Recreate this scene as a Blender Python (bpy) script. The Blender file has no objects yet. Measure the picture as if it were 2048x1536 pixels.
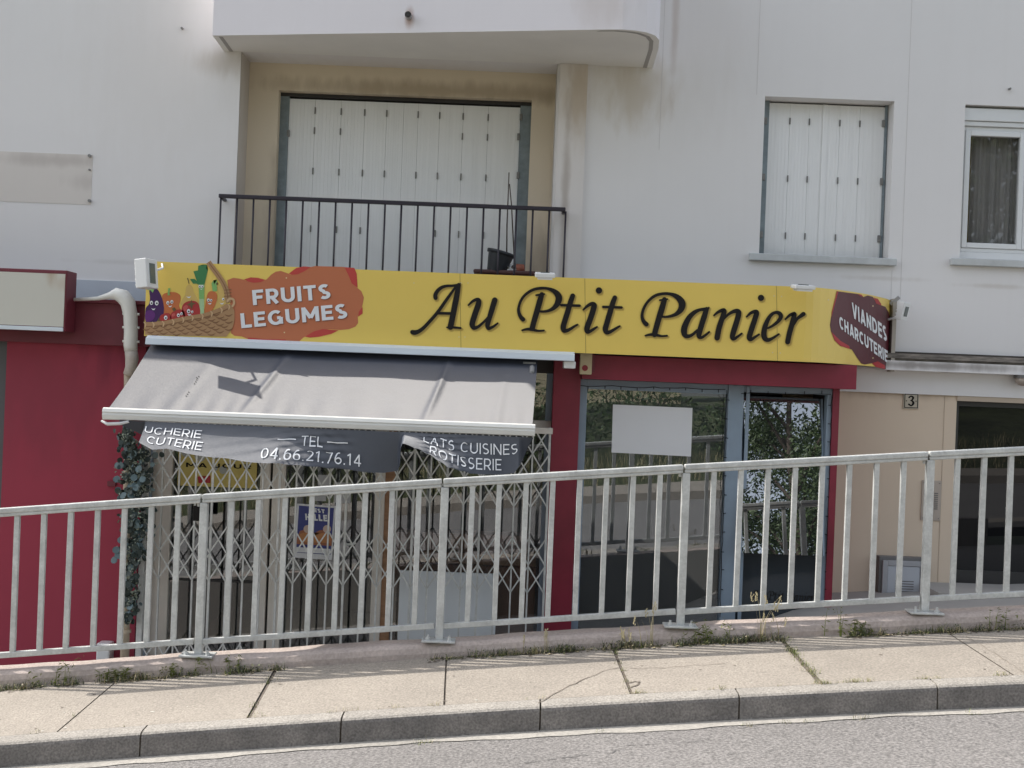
import bpy, bmesh, math, random
from mathutils import Vector, Matrix
R = math.radians
C = bpy.context.scene.collection
sc = bpy.context.scene
random.seed(11)

# ------------------------------------------------------------------ camera, sky, sun, exposure
FOC = 2400.0                 # focal length in photo pixels (photo 2048 px wide)
ROLL = R(2.25)
EYE = 1.81
cam_d = bpy.data.cameras.new("camera"); cam = bpy.data.objects.new("camera", cam_d); C.objects.link(cam)
cam.location = (0, 0, EYE)
cam.rotation_euler = (Matrix.Rotation(R(90), 3, 'X') @ Matrix.Rotation(ROLL, 3, 'Z')).to_euler()
cam_d.sensor_width = 36.0; cam_d.lens = FOC / 2048 * 36
cam_d.clip_end = 600; cam_d.clip_start = .05
sc.camera = cam

SUN = Vector((-0.98, 0.37, 1.0)).normalized()      # towards the sun: high, left, slightly behind the facade
elev = math.asin(SUN.z)
w = bpy.data.worlds.new("World"); sc.world = w; w.use_nodes = True
nt = w.node_tree; bg = nt.nodes["Background"]
sky = nt.nodes.new("ShaderNodeTexSky"); sky.sky_type = 'NISHITA'; sky.sun_disc = False
sky.sun_elevation = elev; sky.sun_rotation = math.atan2(SUN.x, SUN.y)
sky.air_density = 1.0; sky.dust_density = 2.2; sky.ozone_density = 1.0
hs_ = nt.nodes.new('ShaderNodeHueSaturation'); hs_.inputs['Saturation'].default_value = .42      # hazy, pale spring sky
nt.links.new(sky.outputs[0], hs_.inputs['Color']); nt.links.new(hs_.outputs[0], bg.inputs[0]); bg.inputs[1].default_value = 0.15
sd = bpy.data.lights.new("sun", 'SUN'); sd.energy = 2.3; sd.angle = R(.53); sd.color = (1, .955, .89)
so = bpy.data.objects.new("sun", sd); C.objects.link(so)
so.rotation_euler = SUN.to_track_quat('Z', 'Y').to_euler(); so.location = (-20, 10, 30)
vs = sc.view_settings; vs.view_transform = 'Standard'; vs.look = 'None'; vs.gamma = 1; vs.use_curve_mapping = False
vs.exposure = 1.12
sc.cycles.max_bounces = 8; sc.cycles.transparent_max_bounces = 16; sc.cycles.caustics_reflective = False

# ------------------------------------------------------------------ helpers
cr, sr = math.cos(ROLL), math.sin(ROLL)
def uv(px, py):
    dx, dy = px - 1024, py - 768
    return dx * cr + dy * sr, -dx * sr + dy * cr
def W(px, py, D):
    """point of the place at distance D behind photo pixel (px, py)"""
    u, v = uv(px, py)
    return Vector((u * D / FOC, D, EYE - v * D / FOC))
def rect(px0, py0, px1, py1, D):
    ym, xm = (py0 + py1) / 2, (px0 + px1) / 2
    return W(px0, ym, D).x, W(px1, ym, D).x, W(xm, py1, D).z, W(xm, py0, D).z     # x0 x1 z0 z1
def street(x): return .1 * x - .003 * x * x

class MB:
    def __init__(s): s.v = []; s.f = []; s.m = []
    def face(s, pts, mi=0):
        n = len(s.v); s.v += [tuple(p) for p in pts]; s.f.append(tuple(range(n, n + len(pts)))); s.m.append(mi)
    def box(s, x0, x1, y0, y1, z0, z1, mi=0):
        n = len(s.v)
        s.v += [(x, y, z) for z in (z0, z1) for y in (y0, y1) for x in (x0, x1)]
        for q in ((0,2,3,1),(4,5,7,6),(0,1,5,4),(2,6,7,3),(0,4,6,2),(1,3,7,5)):
            s.f.append(tuple(n + i for i in q)); s.m.append(mi)
    def obox(s, a, b, wx, wy, mi=0, up=None):
        """bar from a to b with cross section wx by wy"""
        a, b = Vector(a), Vector(b); d = (b - a).normalized()
        ref = Vector(up) if up else (Vector((0, 1, 0)) if abs(d.y) < .9 else Vector((0, 0, 1)))
        e1 = d.cross(ref).normalized(); e2 = d.cross(e1).normalized()
        n = len(s.v)
        for p in (a, b):
            for i, j in ((-1,-1),(1,-1),(1,1),(-1,1)):
                s.v.append(tuple(p + e1 * i * wx / 2 + e2 * j * wy / 2))
        for q in ((0,3,2,1),(4,5,6,7),(0,1,5,4),(1,2,6,5),(2,3,7,6),(3,0,4,7)):
            s.f.append(tuple(n + i for i in q)); s.m.append(mi)
    def tube(s, pts, r, seg=10, mi=0, cap=True):
        pts = [Vector(p) for p in pts]; n0 = len(s.v)
        rr = r if isinstance(r, (list, tuple)) else [r] * len(pts)
        prev = None
        for i, p in enumerate(pts):
            d = (pts[min(i + 1, len(pts) - 1)] - pts[max(i - 1, 0)]).normalized()
            if prev is None:
                ref = Vector((0, 0, 1)) if abs(d.z) < .9 else Vector((1, 0, 0))
                e1 = d.cross(ref).normalized()
            else:
                e1 = (prev - d * prev.dot(d)).normalized()
            prev = e1; e2 = d.cross(e1)
            for k in range(seg):
                a = 2 * math.pi * k / seg
                s.v.append(tuple(p + (e1 * math.cos(a) + e2 * math.sin(a)) * rr[i]))
        for i in range(len(pts) - 1):
            for k in range(seg):
                k2 = (k + 1) % seg
                s.f.append((n0 + i*seg + k, n0 + i*seg + k2, n0 + (i+1)*seg + k2, n0 + (i+1)*seg + k)); s.m.append(mi)
        if cap:
            s.f.append(tuple(n0 + k for k in range(seg))[::-1]); s.m.append(mi)
            e = n0 + (len(pts) - 1) * seg
            s.f.append(tuple(e + k for k in range(seg))); s.m.append(mi)
    def grid(s, fn, nu, nv, mi=0):
        n = len(s.v)
        for j in range(nv + 1):
            for i in range(nu + 1): s.v.append(tuple(fn(i / nu, j / nv)))
        for j in range(nv):
            for i in range(nu):
                a = n + j * (nu + 1) + i
                s.f.append((a, a + 1, a + nu + 2, a + nu + 1)); s.m.append(mi)
    def poly(s, pts2, mp, off=0, mi=0, cuts=()):
        """flat outline (concave allowed) mapped on a surface by mp(px, py, off)"""
        bm = bmesh.new()
        f = bm.faces.new([bm.verts.new((p[0], p[1], 0)) for p in pts2])
        bmesh.ops.triangulate(bm, faces=[f])
        for c in cuts:
            bmesh.ops.bisect_plane(bm, geom=bm.verts[:] + bm.edges[:] + bm.faces[:], plane_co=(c, 0, 0), plane_no=(1, 0, 0))
        bm.verts.index_update(); n = len(s.v)
        for v in bm.verts: s.v.append(tuple(mp(v.co.x, v.co.y, off)))
        for g in bm.faces:
            s.f.append(tuple(n + v.index for v in g.verts)); s.m.append(mi)
        bm.free()
    def disc(s, x, y, r, mp, off=0, mi=0, ry=None, n=16, rot=0):
        ry = ry or r
        P = []
        for k in range(n):
            a = 2 * math.pi * k / n; dx, dy = r * math.cos(a), ry * math.sin(a)
            P.append(mp(x + dx * math.cos(rot) - dy * math.sin(rot), y + dx * math.sin(rot) + dy * math.cos(rot), off))
        s.face(P, mi)
    def ribbon(s, pts, mp, off=0, mi=0, smooth=True, caps=True, sub=6):
        """stroke given as (x, y, half width)"""
        if smooth and len(pts) > 2:
            q = []
            for i in range(len(pts) - 1):
                p0, p1, p2, p3 = pts[max(i-1,0)], pts[i], pts[i+1], pts[min(i+2,len(pts)-1)]
                for k in range(sub):
                    t = k / sub
                    q.append(tuple(.5*((2*b)+(c-a)*t+(2*a-5*b+4*c-d)*t*t+(-a+3*b-3*c+d)*t**3) for a, b, c, d in zip(p0,p1,p2,p3)))
            q.append(pts[-1]); pts = q
        n = len(s.v); N = len(pts)
        for i in range(N):
            a, b = pts[max(i-1,0)], pts[min(i+1,N-1)]
            dx, dy = b[0]-a[0], b[1]-a[1]; l = math.hypot(dx, dy) or 1
            nx, ny = -dy/l, dx/l; x, y, h = pts[i]
            s.v.append(tuple(mp(x+nx*h, y+ny*h, off))); s.v.append(tuple(mp(x-nx*h, y-ny*h, off)))
        for i in range(N-1):
            a = n + 2*i; s.f.append((a, a+1, a+3, a+2)); s.m.append(mi)
        if caps:
            for p in (pts[0], pts[-1]): s.disc(p[0], p[1], p[2]*.98, mp, off + .0002, mi)
    def build(s, name, mat, parent=None, bevel=0, smooth=False, seg=2):
        me = bpy.data.meshes.new(name); me.from_pydata(s.v, [], s.f)
        for m in (mat if isinstance(mat, (list, tuple)) else [mat]): me.materials.append(m)
        me.polygons.foreach_set("material_index", s.m)
        if smooth: me.polygons.foreach_set("use_smooth", [True] * len(s.f))
        me.update(); me.validate()
        o = bpy.data.objects.new(name, me); C.objects.link(o)
        if parent: o.parent = parent; o.matrix_parent_inverse = par_inv(parent)
        if bevel:
            b = o.modifiers.new("bevel", 'BEVEL'); b.width = bevel; b.segments = seg; b.limit_method = 'ANGLE'; b.angle_limit = R(40)
        return o
def world_of(o):
    m = o.matrix_basis.copy()
    if o.parent: m = world_of(o.parent) @ o.matrix_parent_inverse @ m
    return m
def par_inv(p): return world_of(p).inverted()
def tag(o, label=None, cat=None, group=None, kind=None):
    if label: o["label"] = label
    if cat: o["category"] = cat
    if group: o["group"] = group
    if kind: o["kind"] = kind
    return o
def thing(name, label, cat, loc=(0, 0, 0), group=None):
    o = bpy.data.objects.new(name, None); C.objects.link(o); o.location = loc; o.empty_display_size = .1
    return tag(o, label, cat, group)
def copy_tree(o, parent=None):
    c = o.copy(); C.objects.link(c)
    if parent: c.parent = parent; c.matrix_parent_inverse = o.matrix_parent_inverse.copy()
    for ch in list(o.children): copy_tree(ch, c)
    return c

# ------------------------------------------------------------------ materials
def lin(c): return tuple((x/255/12.92 if x <= 10 else ((x/255+.055)/1.055)**2.4) for x in c)
def mat(name, col, rough=.6, metal=0, spec=.5, var=0, vscale=3, bump=0, bscale=60, stretch=None, col2=None, speck=0, sscale=200):
    """principled with optional patchy second colour, fine speckle and bump"""
    m = bpy.data.materials.new(name); m.use_nodes = True
    n = m.node_tree.nodes; L = m.node_tree.links; p = n["Principled BSDF"]
    p.inputs["Roughness"].default_value = rough; p.inputs["Metallic"].default_value = metal
    p.inputs["Specular IOR Level"].default_value = spec
    p.inputs["Base Color"].default_value = (*col, 1)
    tc = n.new("ShaderNodeTexCoord"); src = tc.outputs["Object"]
    out = None
    if var or col2:
        mp = n.new("ShaderNodeMapping"); L.new(src, mp.inputs[0])
        if stretch: mp.inputs["Scale"].default_value = stretch
        no = n.new("ShaderNodeTexNoise"); no.inputs["Scale"].default_value = vscale; no.inputs["Detail"].default_value = 8
        no.inputs["Roughness"].default_value = .62
        L.new(mp.outputs[0], no.inputs["Vector"])
        rp = n.new("ShaderNodeValToRGB"); rp.color_ramp.elements[0].position = .32; rp.color_ramp.elements[1].position = .7
        c2 = col2 or tuple(x * (1 - var) for x in col)
        rp.color_ramp.elements[0].color = (*c2, 1); rp.color_ramp.elements[1].color = (*col, 1)
        L.new(no.outputs["Fac"], rp.inputs[0]); out = rp.outputs[0]
    if speck:
        vo = n.new("ShaderNodeTexNoise"); vo.inputs["Scale"].default_value = sscale; vo.inputs["Detail"].default_value = 3
        L.new(src, vo.inputs["Vector"])
        mr = n.new("ShaderNodeMapRange"); mr.inputs[1].default_value = .3; mr.inputs[2].default_value = .7
        mr.inputs[3].default_value = 1 - speck; mr.inputs[4].default_value = 1 + speck
        L.new(vo.outputs["Fac"], mr.inputs[0])
        mx = n.new("ShaderNodeMix"); mx.data_type = 'RGBA'; mx.blend_type = 'MULTIPLY'; mx.inputs[0].default_value = 1
        if out: L.new(out, mx.inputs[6])
        else: mx.inputs[6].default_value = (*col, 1)
        L.new(mr.outputs[0], mx.inputs[7]); out = mx.outputs[2]
    if out: L.new(out, p.inputs["Base Color"])
    if bump:
        nb = n.new("ShaderNodeTexNoise"); nb.inputs["Scale"].default_value = bscale; nb.inputs["Detail"].default_value = 6
        L.new(src, nb.inputs["Vector"])
        b = n.new("ShaderNodeBump"); b.inputs["Strength"].default_value = bump; b.inputs["Distance"].default_value = .01
        L.new(nb.outputs["Fac"], b.inputs["Height"]); L.new(b.outputs[0], p.inputs["Normal"])
    return m

def stained_wall(name, col, stains, streak=(.36, .30, .24)):
    """painted render with vertical weather streaks and local stains (x, z, rx, rz, colour, strength)"""
    m = mat(name, col, .85, spec=.25, var=.035, vscale=.8, bump=.05, bscale=180)
    n = m.node_tree.nodes; L = m.node_tree.links; p = n["Principled BSDF"]
    cur = p.inputs["Base Color"].links[0].from_socket
    tc = n.new("ShaderNodeTexCoord"); sx = n.new("ShaderNodeSeparateXYZ"); L.new(tc.outputs["Object"], sx.inputs[0])
    mp = n.new("ShaderNodeMapping"); mp.inputs["Scale"].default_value = (9, 9, .35); L.new(tc.outputs["Object"], mp.inputs[0])
    no = n.new("ShaderNodeTexNoise"); no.inputs["Scale"].default_value = 1.6; no.inputs["Detail"].default_value = 6; L.new(mp.outputs[0], no.inputs[0])
    rg = n.new("ShaderNodeMapRange"); rg.inputs[1].default_value = .5; rg.inputs[2].default_value = .8; rg.inputs[3].default_value = 0; rg.inputs[4].default_value = .022
    L.new(no.outputs["Fac"], rg.inputs[0])
    def mix(fac, colr):
        nonlocal cur
        mx = n.new("ShaderNodeMix"); mx.data_type = 'RGBA'; L.new(fac, mx.inputs[0]); L.new(cur, mx.inputs[6])
        mx.inputs[7].default_value = (*colr, 1); cur = mx.outputs[2]
    mix(rg.outputs[0], streak)
    n2 = n.new("ShaderNodeTexNoise"); n2.inputs["Scale"].default_value = 5; n2.inputs["Detail"].default_value = 7
    mp2 = n.new("ShaderNodeMapping"); mp2.inputs["Scale"].default_value = (2.2, 1, .7); L.new(tc.outputs["Object"], mp2.inputs[0]); L.new(mp2.outputs[0], n2.inputs[0])
    def math_(op, a, b=None):
        q = n.new("ShaderNodeMath"); q.operation = op
        for i, v in enumerate((a, b)):
            if v is None: continue
            if isinstance(v, (int, float)): q.inputs[i].default_value = v
            else: L.new(v, q.inputs[i])
        return q.outputs[0]
    for x, z, rx, rz, colr, st in stains:
        dx = math_('DIVIDE', math_('SUBTRACT', sx.outputs[0], x), rx); dz = math_('DIVIDE', math_('SUBTRACT', sx.outputs[2], z), rz)
        d = math_('SQRT', math_('ADD', math_('MULTIPLY', dx, dx), math_('MULTIPLY', dz, dz)))
        d = math_('ADD', d, math_('MULTIPLY', math_('SUBTRACT', n2.outputs["Fac"], .5), 1.1))
        g = n.new("ShaderNodeMapRange"); g.interpolation_type = 'SMOOTHSTEP'; g.inputs[1].default_value = 1.05; g.inputs[2].default_value = .1
        g.inputs[3].default_value = 0; g.inputs[4].default_value = st; L.new(d, g.inputs[0]); mix(g.outputs[0], colr)
    L.new(cur, p.inputs["Base Color"])
    return m

def glass(name, refl, tint=(.8, .83, .85), rough=.0, dark=None, lift=0):
    m = bpy.data.materials.new(name); m.use_nodes = True; n = m.node_tree.nodes; L = m.node_tree.links
    n.remove(n["Principled BSDF"]); out = n["Material Output"]
    gl = n.new("ShaderNodeBsdfGlossy"); gl.inputs["Roughness"].default_value = rough; gl.inputs[0].default_value = (.95, .97, 1, 1)
    if dark: tr = n.new("ShaderNodeBsdfDiffuse"); tr.inputs[0].default_value = (*dark, 1)
    else: tr = n.new("ShaderNodeBsdfTransparent"); tr.inputs[0].default_value = (*tint, 1)
    tc = n.new("ShaderNodeTexCoord"); no = n.new("ShaderNodeTexNoise"); no.inputs["Scale"].default_value = 1.3; no.inputs["Detail"].default_value = 1
    L.new(tc.outputs["Object"], no.inputs[0])
    b = n.new("ShaderNodeBump"); b.inputs["Strength"].default_value = .02; b.inputs["Distance"].default_value = .05
    L.new(no.outputs["Fac"], b.inputs["Height"]); L.new(b.outputs[0], gl.inputs["Normal"])
    if lift:
        du = n.new("ShaderNodeBsdfDiffuse"); du.inputs[0].default_value = (.32, .36, .38, 1); md = n.new("ShaderNodeMixShader"); md.inputs[0].default_value = lift  # pale diffuse layer mixed in to lift the dark pane
        L.new(tr.outputs[0], md.inputs[1]); L.new(du.outputs[0], md.inputs[2]); tr = md
    mx = n.new("ShaderNodeMixShader"); mx.inputs[0].default_value = refl
    L.new(tr.outputs[0], mx.inputs[1]); L.new(gl.outputs[0], mx.inputs[2]); L.new(mx.outputs[0], out.inputs[0])
    return m

def fabric(name, base, sheen, rough=.55, fac=.5, aniso=0, lean=(-.69, -.29, -.17)):
    m = bpy.data.materials.new(name); m.use_nodes = True; n = m.node_tree.nodes; L = m.node_tree.links
    n.remove(n["Principled BSDF"]); out = n["Material Output"]
    d = n.new("ShaderNodeBsdfDiffuse"); d.inputs[0].default_value = (*base, 1)
    g = n.new("ShaderNodeBsdfAnisotropic"); g.inputs["Color"].default_value = (*sheen, 1); g.inputs["Roughness"].default_value = rough
    g.inputs["Anisotropy"].default_value = aniso; tg = n.new("ShaderNodeCombineXYZ"); tg.inputs[0].default_value = 1       # yarns run along the bar
    L.new(tg.outputs[0], g.inputs["Tangent"])
    # the sheen's normal is tilted between sun and camera, to brighten the sunlit cloth
    ge = n.new("ShaderNodeNewGeometry"); ad = n.new("ShaderNodeVectorMath"); ad.operation = 'ADD'; ad.inputs[1].default_value = lean
    tw = n.new("ShaderNodeTexNoise"); tw.inputs["Scale"].default_value = 90; tw.inputs["Detail"].default_value = 4
    tc0 = n.new("ShaderNodeTexCoord"); L.new(tc0.outputs["Object"], tw.inputs["Vector"])
    t1 = n.new("ShaderNodeVectorMath"); t1.operation = 'SUBTRACT'; t1.inputs[1].default_value = (.5, .5, .5); L.new(tw.outputs["Color"], t1.inputs[0])
    t2 = n.new("ShaderNodeVectorMath"); t2.operation = 'SCALE'; t2.inputs[3].default_value = .35; L.new(t1.outputs[0], t2.inputs[0])
    a2 = n.new("ShaderNodeVectorMath"); a2.operation = 'ADD'; L.new(ge.outputs["Normal"], ad.inputs[0]); L.new(ad.outputs[0], a2.inputs[0]); L.new(t2.outputs[0], a2.inputs[1])
    nm = n.new("ShaderNodeVectorMath"); nm.operation = 'NORMALIZE'; L.new(a2.outputs[0], nm.inputs[0]); L.new(nm.outputs[0], g.inputs["Normal"])
    tc = n.new("ShaderNodeTexCoord"); no = n.new("ShaderNodeTexNoise"); no.inputs["Scale"].default_value = 7; no.inputs["Detail"].default_value = 8; L.new(tc.outputs["Object"], no.inputs[0])
    mr = n.new("ShaderNodeMapRange"); mr.inputs[3].default_value = .86; mr.inputs[4].default_value = 1.1; L.new(no.outputs["Fac"], mr.inputs[0])
    mu = n.new("ShaderNodeMix"); mu.data_type = 'RGBA'; mu.blend_type = 'MULTIPLY'; mu.inputs[0].default_value = 1
    mu.inputs[6].default_value = (*base, 1); L.new(mr.outputs[0], mu.inputs[7]); L.new(mu.outputs[2], d.inputs[0])
    mx = n.new("ShaderNodeMixShader"); mx.inputs[0].default_value = fac
    L.new(d.outputs[0], mx.inputs[1]); L.new(g.outputs[0], mx.inputs[2]); L.new(mx.outputs[0], out.inputs[0])
    return m

Z = EYE
M = {}
brown = (.20, .13, .075); dirt = (.30, .25, .20); rustc = (.33, .17, .10)
M['wall'] = stained_wall('painted_render', (.785, .765, .755), [
    (.95, Z+2.62, .45, .42, (.50, .42, .31), .55), (-2.62, Z+2.72, .35, .2, (.42, .35, .27), .5),
    (-1.2, Z+2.9, 1.2, .9, (.66, .60, .55), .35), (1.30, Z+3.2, .05, .8, (.40, .30, .24), .45),
    (3.2, Z+1.05, .5, .03, (.48, .43, .37), .3), (4.2, Z+1.02, .4, .03, (.46, .40, .33), .35),
    (-3.4, Z+.93, .6, .03, (.46, .43, .40), .25), (-3.3, Z+2.6, .9, 1.4, (.68, .65, .62), .3),
    (1.6, Z+3.2, .6, 1.2, (.68, .64, .61), .3), (3.6, Z+.3, 1.2, .05, (.2, .17, .15), .7)])
M['balcony'] = stained_wall('balcony_render', (.80, .765, .785), [(-.945, Z+2.93, .05, .12, rustc, .7), (.6, Z+3.0, .3, .25, (.55, .48, .44), .4)])
M['soffit'] = mat('soffit_paint', (.84, .82, .78), .85, var=.08, vscale=1.5)
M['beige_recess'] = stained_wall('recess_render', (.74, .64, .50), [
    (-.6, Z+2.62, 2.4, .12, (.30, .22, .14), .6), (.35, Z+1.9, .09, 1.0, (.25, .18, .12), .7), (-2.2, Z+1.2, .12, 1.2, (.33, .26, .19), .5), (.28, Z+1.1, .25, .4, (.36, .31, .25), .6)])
M['pilaster'] = stained_wall('pilaster_render', (.74, .70, .67), [(.52, Z+2.55, .25, .55, (.48, .38, .27), .7), (.40, Z+1.5, .05, 1.6, (.3, .24, .19), .5)])
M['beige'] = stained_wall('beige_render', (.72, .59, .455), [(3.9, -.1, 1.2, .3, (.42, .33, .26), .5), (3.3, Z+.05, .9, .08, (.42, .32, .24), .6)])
M['red'] = stained_wall('red_render', (.345, .052, .08), [(-3.9, Z-.2, 1.0, .8, (.20, .045, .062), .5), (-3.2, Z+.1, .5, .3, (.17, .03, .05), .6)], streak=(.20, .05, .06))
M['red_metal'] = mat('red_painted_metal', (.27, .022, .046), .45, var=.3, vscale=2.2)
M['dark_red'] = mat('dark_red_metal', (.17, .025, .04), .5, var=.25, vscale=4)
M['shutter'] = mat('shutter_paint', (.87, .87, .86), .5, var=.06, vscale=2.5, stretch=(14, 14, .5), bump=.03)
M['shutter_frame'] = mat('blue_grey_frame', (.25, .30, .325), .5, var=.35, vscale=9)
M['hinge'] = mat('weathered_hinge', (.25, .245, .235), .6, var=.3, vscale=30)
M['dark_gap'] = mat('dark_gap', (.045, .042, .04), .8)
M['slat_gap'] = mat('slat_gap', (.30, .31, .315), .8); M['sill'] = mat('sill_concrete', (.60, .62, .62), .8, var=.22, vscale=6, bump=.1)
M['pvc'] = mat('white_pvc', (.72, .73, .73), .35)
M['galv'] = mat('galvanised_steel', (.65, .66, .64), .5, metal=.15, var=.30, vscale=8, speck=.08, sscale=60)
M['black_metal'] = mat('dark_painted_metal', (.028, .022, .032), .45)
M['yellow'] = mat('sign_yellow', (.82, .60, .135), .35, var=.03)
M['sign_black'] = mat('sign_black', (.026, .024, .023), .9, spec=.08)
M['sign_shadow'] = mat('printed_drop_shadow', (.62, .435, .095), .4); M['sign_shadow2'] = mat('printed_drop_shadow_core', (.47, .325, .08), .4)
M['orange'] = mat('print_orange', (.52, .165, .075), .4); M['print_red'] = mat('print_red', (.52, .06, .05), .4)
M['burgundy'] = mat('print_burgundy', (.095, .012, .020), .4); M['bright_red'] = mat('print_bright_red', (.42, .015, .02), .4)
M['white_print'] = mat('print_white', (.80, .81, .82), .5)
M['aub'] = mat('print_aubergine', (.055, .012, .095), .4); M['aub2'] = mat('print_purple', (.12, .02, .17), .4)
M['green'] = mat('print_green', (.05, .21, .075), .4); M['green2'] = mat('print_light_green', (.22, .47, .15), .4); M['green3'] = mat('print_pale_green', (.40, .58, .32), .4)
M['tomato'] = mat('print_tomato', (.42, .035, .035), .4); M['tomato2'] = mat('print_pink_red', (.55, .10, .09), .4)
M['pear'] = mat('print_pear', (.66, .46, .14), .4); M['carrot'] = mat('print_carrot', (.58, .17, .055), .4)
M['wicker'] = mat('print_wicker', (.42, .245, .12), .4); M['wicker2'] = mat('print_dark_wicker', (.24, .12, .055), .4); M['wicker3'] = mat('print_light_wicker', (.60, .40, .22), .4)
M['hood'] = mat('white_awning_metal', (.66, .72, .76), .4, var=.1, vscale=4, stretch=(.4, 3, 3))
M['bar'] = mat('ivory_awning_metal', (.72, .715, .68), .4, var=.06, vscale=5)
M['awning'] = fabric('awning_fabric', (.036, .044, .068), (.97, .95, .915), .58, .066, 0)
M['valance'] = fabric('valance_fabric', (.042, .050, .070), (.94, .94, .94), .58, .062, 0)
M['frame'] = mat('grey_blue_frame', (.27, .34, .415), .5, var=.12, vscale=5)
M['alu'] = mat('beige_door_frame', (.80, .74, .66), .5, var=.15, vscale=4)
M['grille'] = mat('grey_grille_metal', (.76, .765, .74), .5, metal=.2, var=.3, vscale=12)
M['glass'] = glass('shop_glass', .165, tint=(.72, .76, .78), lift=.07); M['glass_door'] = glass('door_glass', .13, tint=(.84, .86, .87))
M['glass_tilt'] = glass('tilted_glass', .34, dark=(.012, .014, .016)); M['glass_low'] = glass('lower_glass', .07, dark=(.035, .045, .055))
M['glass_dark'] = glass('entrance_glass', .05, dark=(.010, .010, .011)); M['glass_win'] = glass('window_glass', .03, tint=(.78, .78, .78))
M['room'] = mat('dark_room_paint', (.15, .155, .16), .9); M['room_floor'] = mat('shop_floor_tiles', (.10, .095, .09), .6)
M['wood'] = mat('plywood_brown', (.48, .26, .14), .6, var=.45, vscale=3, stretch=(1, 1, 6)); M['wood2'] = mat('dark_cabinet', (.42, .20, .115), .55, var=.3)
M['board'] = mat('white_board', (.82, .85, .87), .5, var=.05)
M['paper'] = mat('white_paper', (.80, .80, .81), .7, var=.03, vscale=1.2)
M['poster_yellow'] = mat('poster_yellow', (.58, .46, .13), .5); M['poster_blue'] = mat('poster_blue', (.055, .065, .24), .5); M['poster_brown'] = mat('poster_brown', (.40, .15, .075), .5)
M['skin'] = mat('poster_peach', (.66, .50, .42), .5)
M['pipe_white'] = mat('white_plastic_duct', (.74, .735, .69), .45, var=.08); M['pipe_cream'] = mat('cream_painted_pipe', (.60, .50, .37), .55, var=.25, vscale=6)
M['lamp_white'] = mat('white_lamp_metal', (.78, .78, .77), .4); M['lamp_glass'] = mat('lamp_glass', (.14, .16, .15), .15)
M['box_beige'] = mat('beige_plastic', (.55, .45, .28), .5); M['red_dot'] = mat('red_paint_dot', (.25, .02, .03), .5)
M['sign_cream'] = stained_wall('blank_sign_panel', (.60, .585, .52), [(-3.72, Z+.78, .07, .16, (.42, .32, .22), .8), (-3.40, Z+.86, .07, .14, (.42, .33, .25), .7), (-3.55, Z+.66, .2, .08, (.50, .42, .34), .6)])
M['tile'] = mat('cream_tile', (.52, .46, .36), .4, var=.15, vscale=10)
M['box_grey'] = mat('grey_meter_box', (.40, .40, .41), .5, var=.08); M['box_dark'] = mat('dark_meter_frame', (.17, .165, .16), .6)
M['intercom'] = mat('intercom_metal', (.48, .41, .35), .4, metal=.2, var=.1, vscale=8)
M['pot'] = mat('black_plastic_pot', (.022, .026, .032), .45, var=.2); M['tray'] = mat('brown_plastic_tray', (.105, .045, .04), .5, var=.2, vscale=10); M['terracotta'] = mat('terracotta', (.36, .115, .07), .7, var=.3, vscale=30)
M['stick'] = mat('dry_stick', (.085, .065, .055), .8); M['rag'] = mat('white_rag', (.62, .62, .62), .8)
M['pave'] = mat('gritty_pavement', (.335, .295, .247), .9, var=.17, vscale=1.6, speck=.24, sscale=70, bump=.35, bscale=90)
M['joint'] = mat('dark_joint', (.15, .125, .10), .95, speck=.3, sscale=60); M['joint_soft'] = mat('dusty_joint', (.22, .185, .15), .95)
M['kerb'] = mat('kerb_concrete', (.36, .33, .29), .9, var=.25, vscale=3, speck=.30, sscale=80, bump=.35, bscale=80)
M['kerb_front'] = mat('kerb_front_concrete', (.26, .238, .218), .95, col2=(.16, .148, .138), vscale=4, speck=.30, sscale=80, bump=.35, bscale=80)  # darker, mottled tone for the kerb's front face
M['gutter'] = mat('gutter_mortar', (.38, .355, .315), .95, var=.25, vscale=3, speck=.18, sscale=40)
M['asphalt'] = mat('worn_asphalt', (.208, .195, .184), .9, var=.14, vscale=.9, speck=.46, sscale=58, bump=.7, bscale=60)
M['tar'] = mat('asphalt_crack', (.13, .125, .12), .9)
M['upstand'] = mat('pink_concrete', (.50, .42, .375), .9, var=.25, vscale=3, speck=.14, sscale=50, bump=.3, bscale=40)
M['path'] = mat('path_concrete', (.40, .38, .35), .9, var=.15, vscale=2)
M['soil'] = mat('dry_soil', (.10, .075, .05), 1, var=.4, vscale=15)
def leaf_mat(name, col, var=.4):
    m = mat(name, col, .55, var=var, vscale=5); return m
M['weed'] = leaf_mat('weed_green', (.065, .085, .028)); M['weed2'] = leaf_mat('weed_yellow_green', (.20, .24, .05)); M['straw'] = leaf_mat('dry_grass', (.46, .39, .22), .25); M['flower'] = mat('weed_flower', (.60, .45, .04), .6)
M['euc'] = leaf_mat('eucalyptus_green', (.05, .07, .06)); M['euc2'] = leaf_mat('eucalyptus_blue', (.125, .185, .20), .25); M['euc3'] = leaf_mat('pale_sprig', (.30, .34, .26), .3)
M['leaf'] = leaf_mat('tree_leaf', (.055, .095, .028)); M['leaf2'] = leaf_mat('tree_leaf_light', (.085, .13, .04)); M['bark'] = mat('bark', (.09, .07, .055), .9, var=.4, vscale=6)
M['bank'] = mat('grass_bank', (.085, .10, .04), 1, var=.5, vscale=3)
M['house'] = mat('cream_house', (.60, .52, .36), .9); M['roof'] = mat('roof_tiles', (.30, .12, .07), .8)

# ------------------------------------------------------------------ distances
DW, DR, DS, DSG, DRAIL, DK = 10.5, 10.84, 9.9, 9.5, 8.14, 6.85
def plane(D): return lambda px, py, off=0: W(px, py, D - off)

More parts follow.
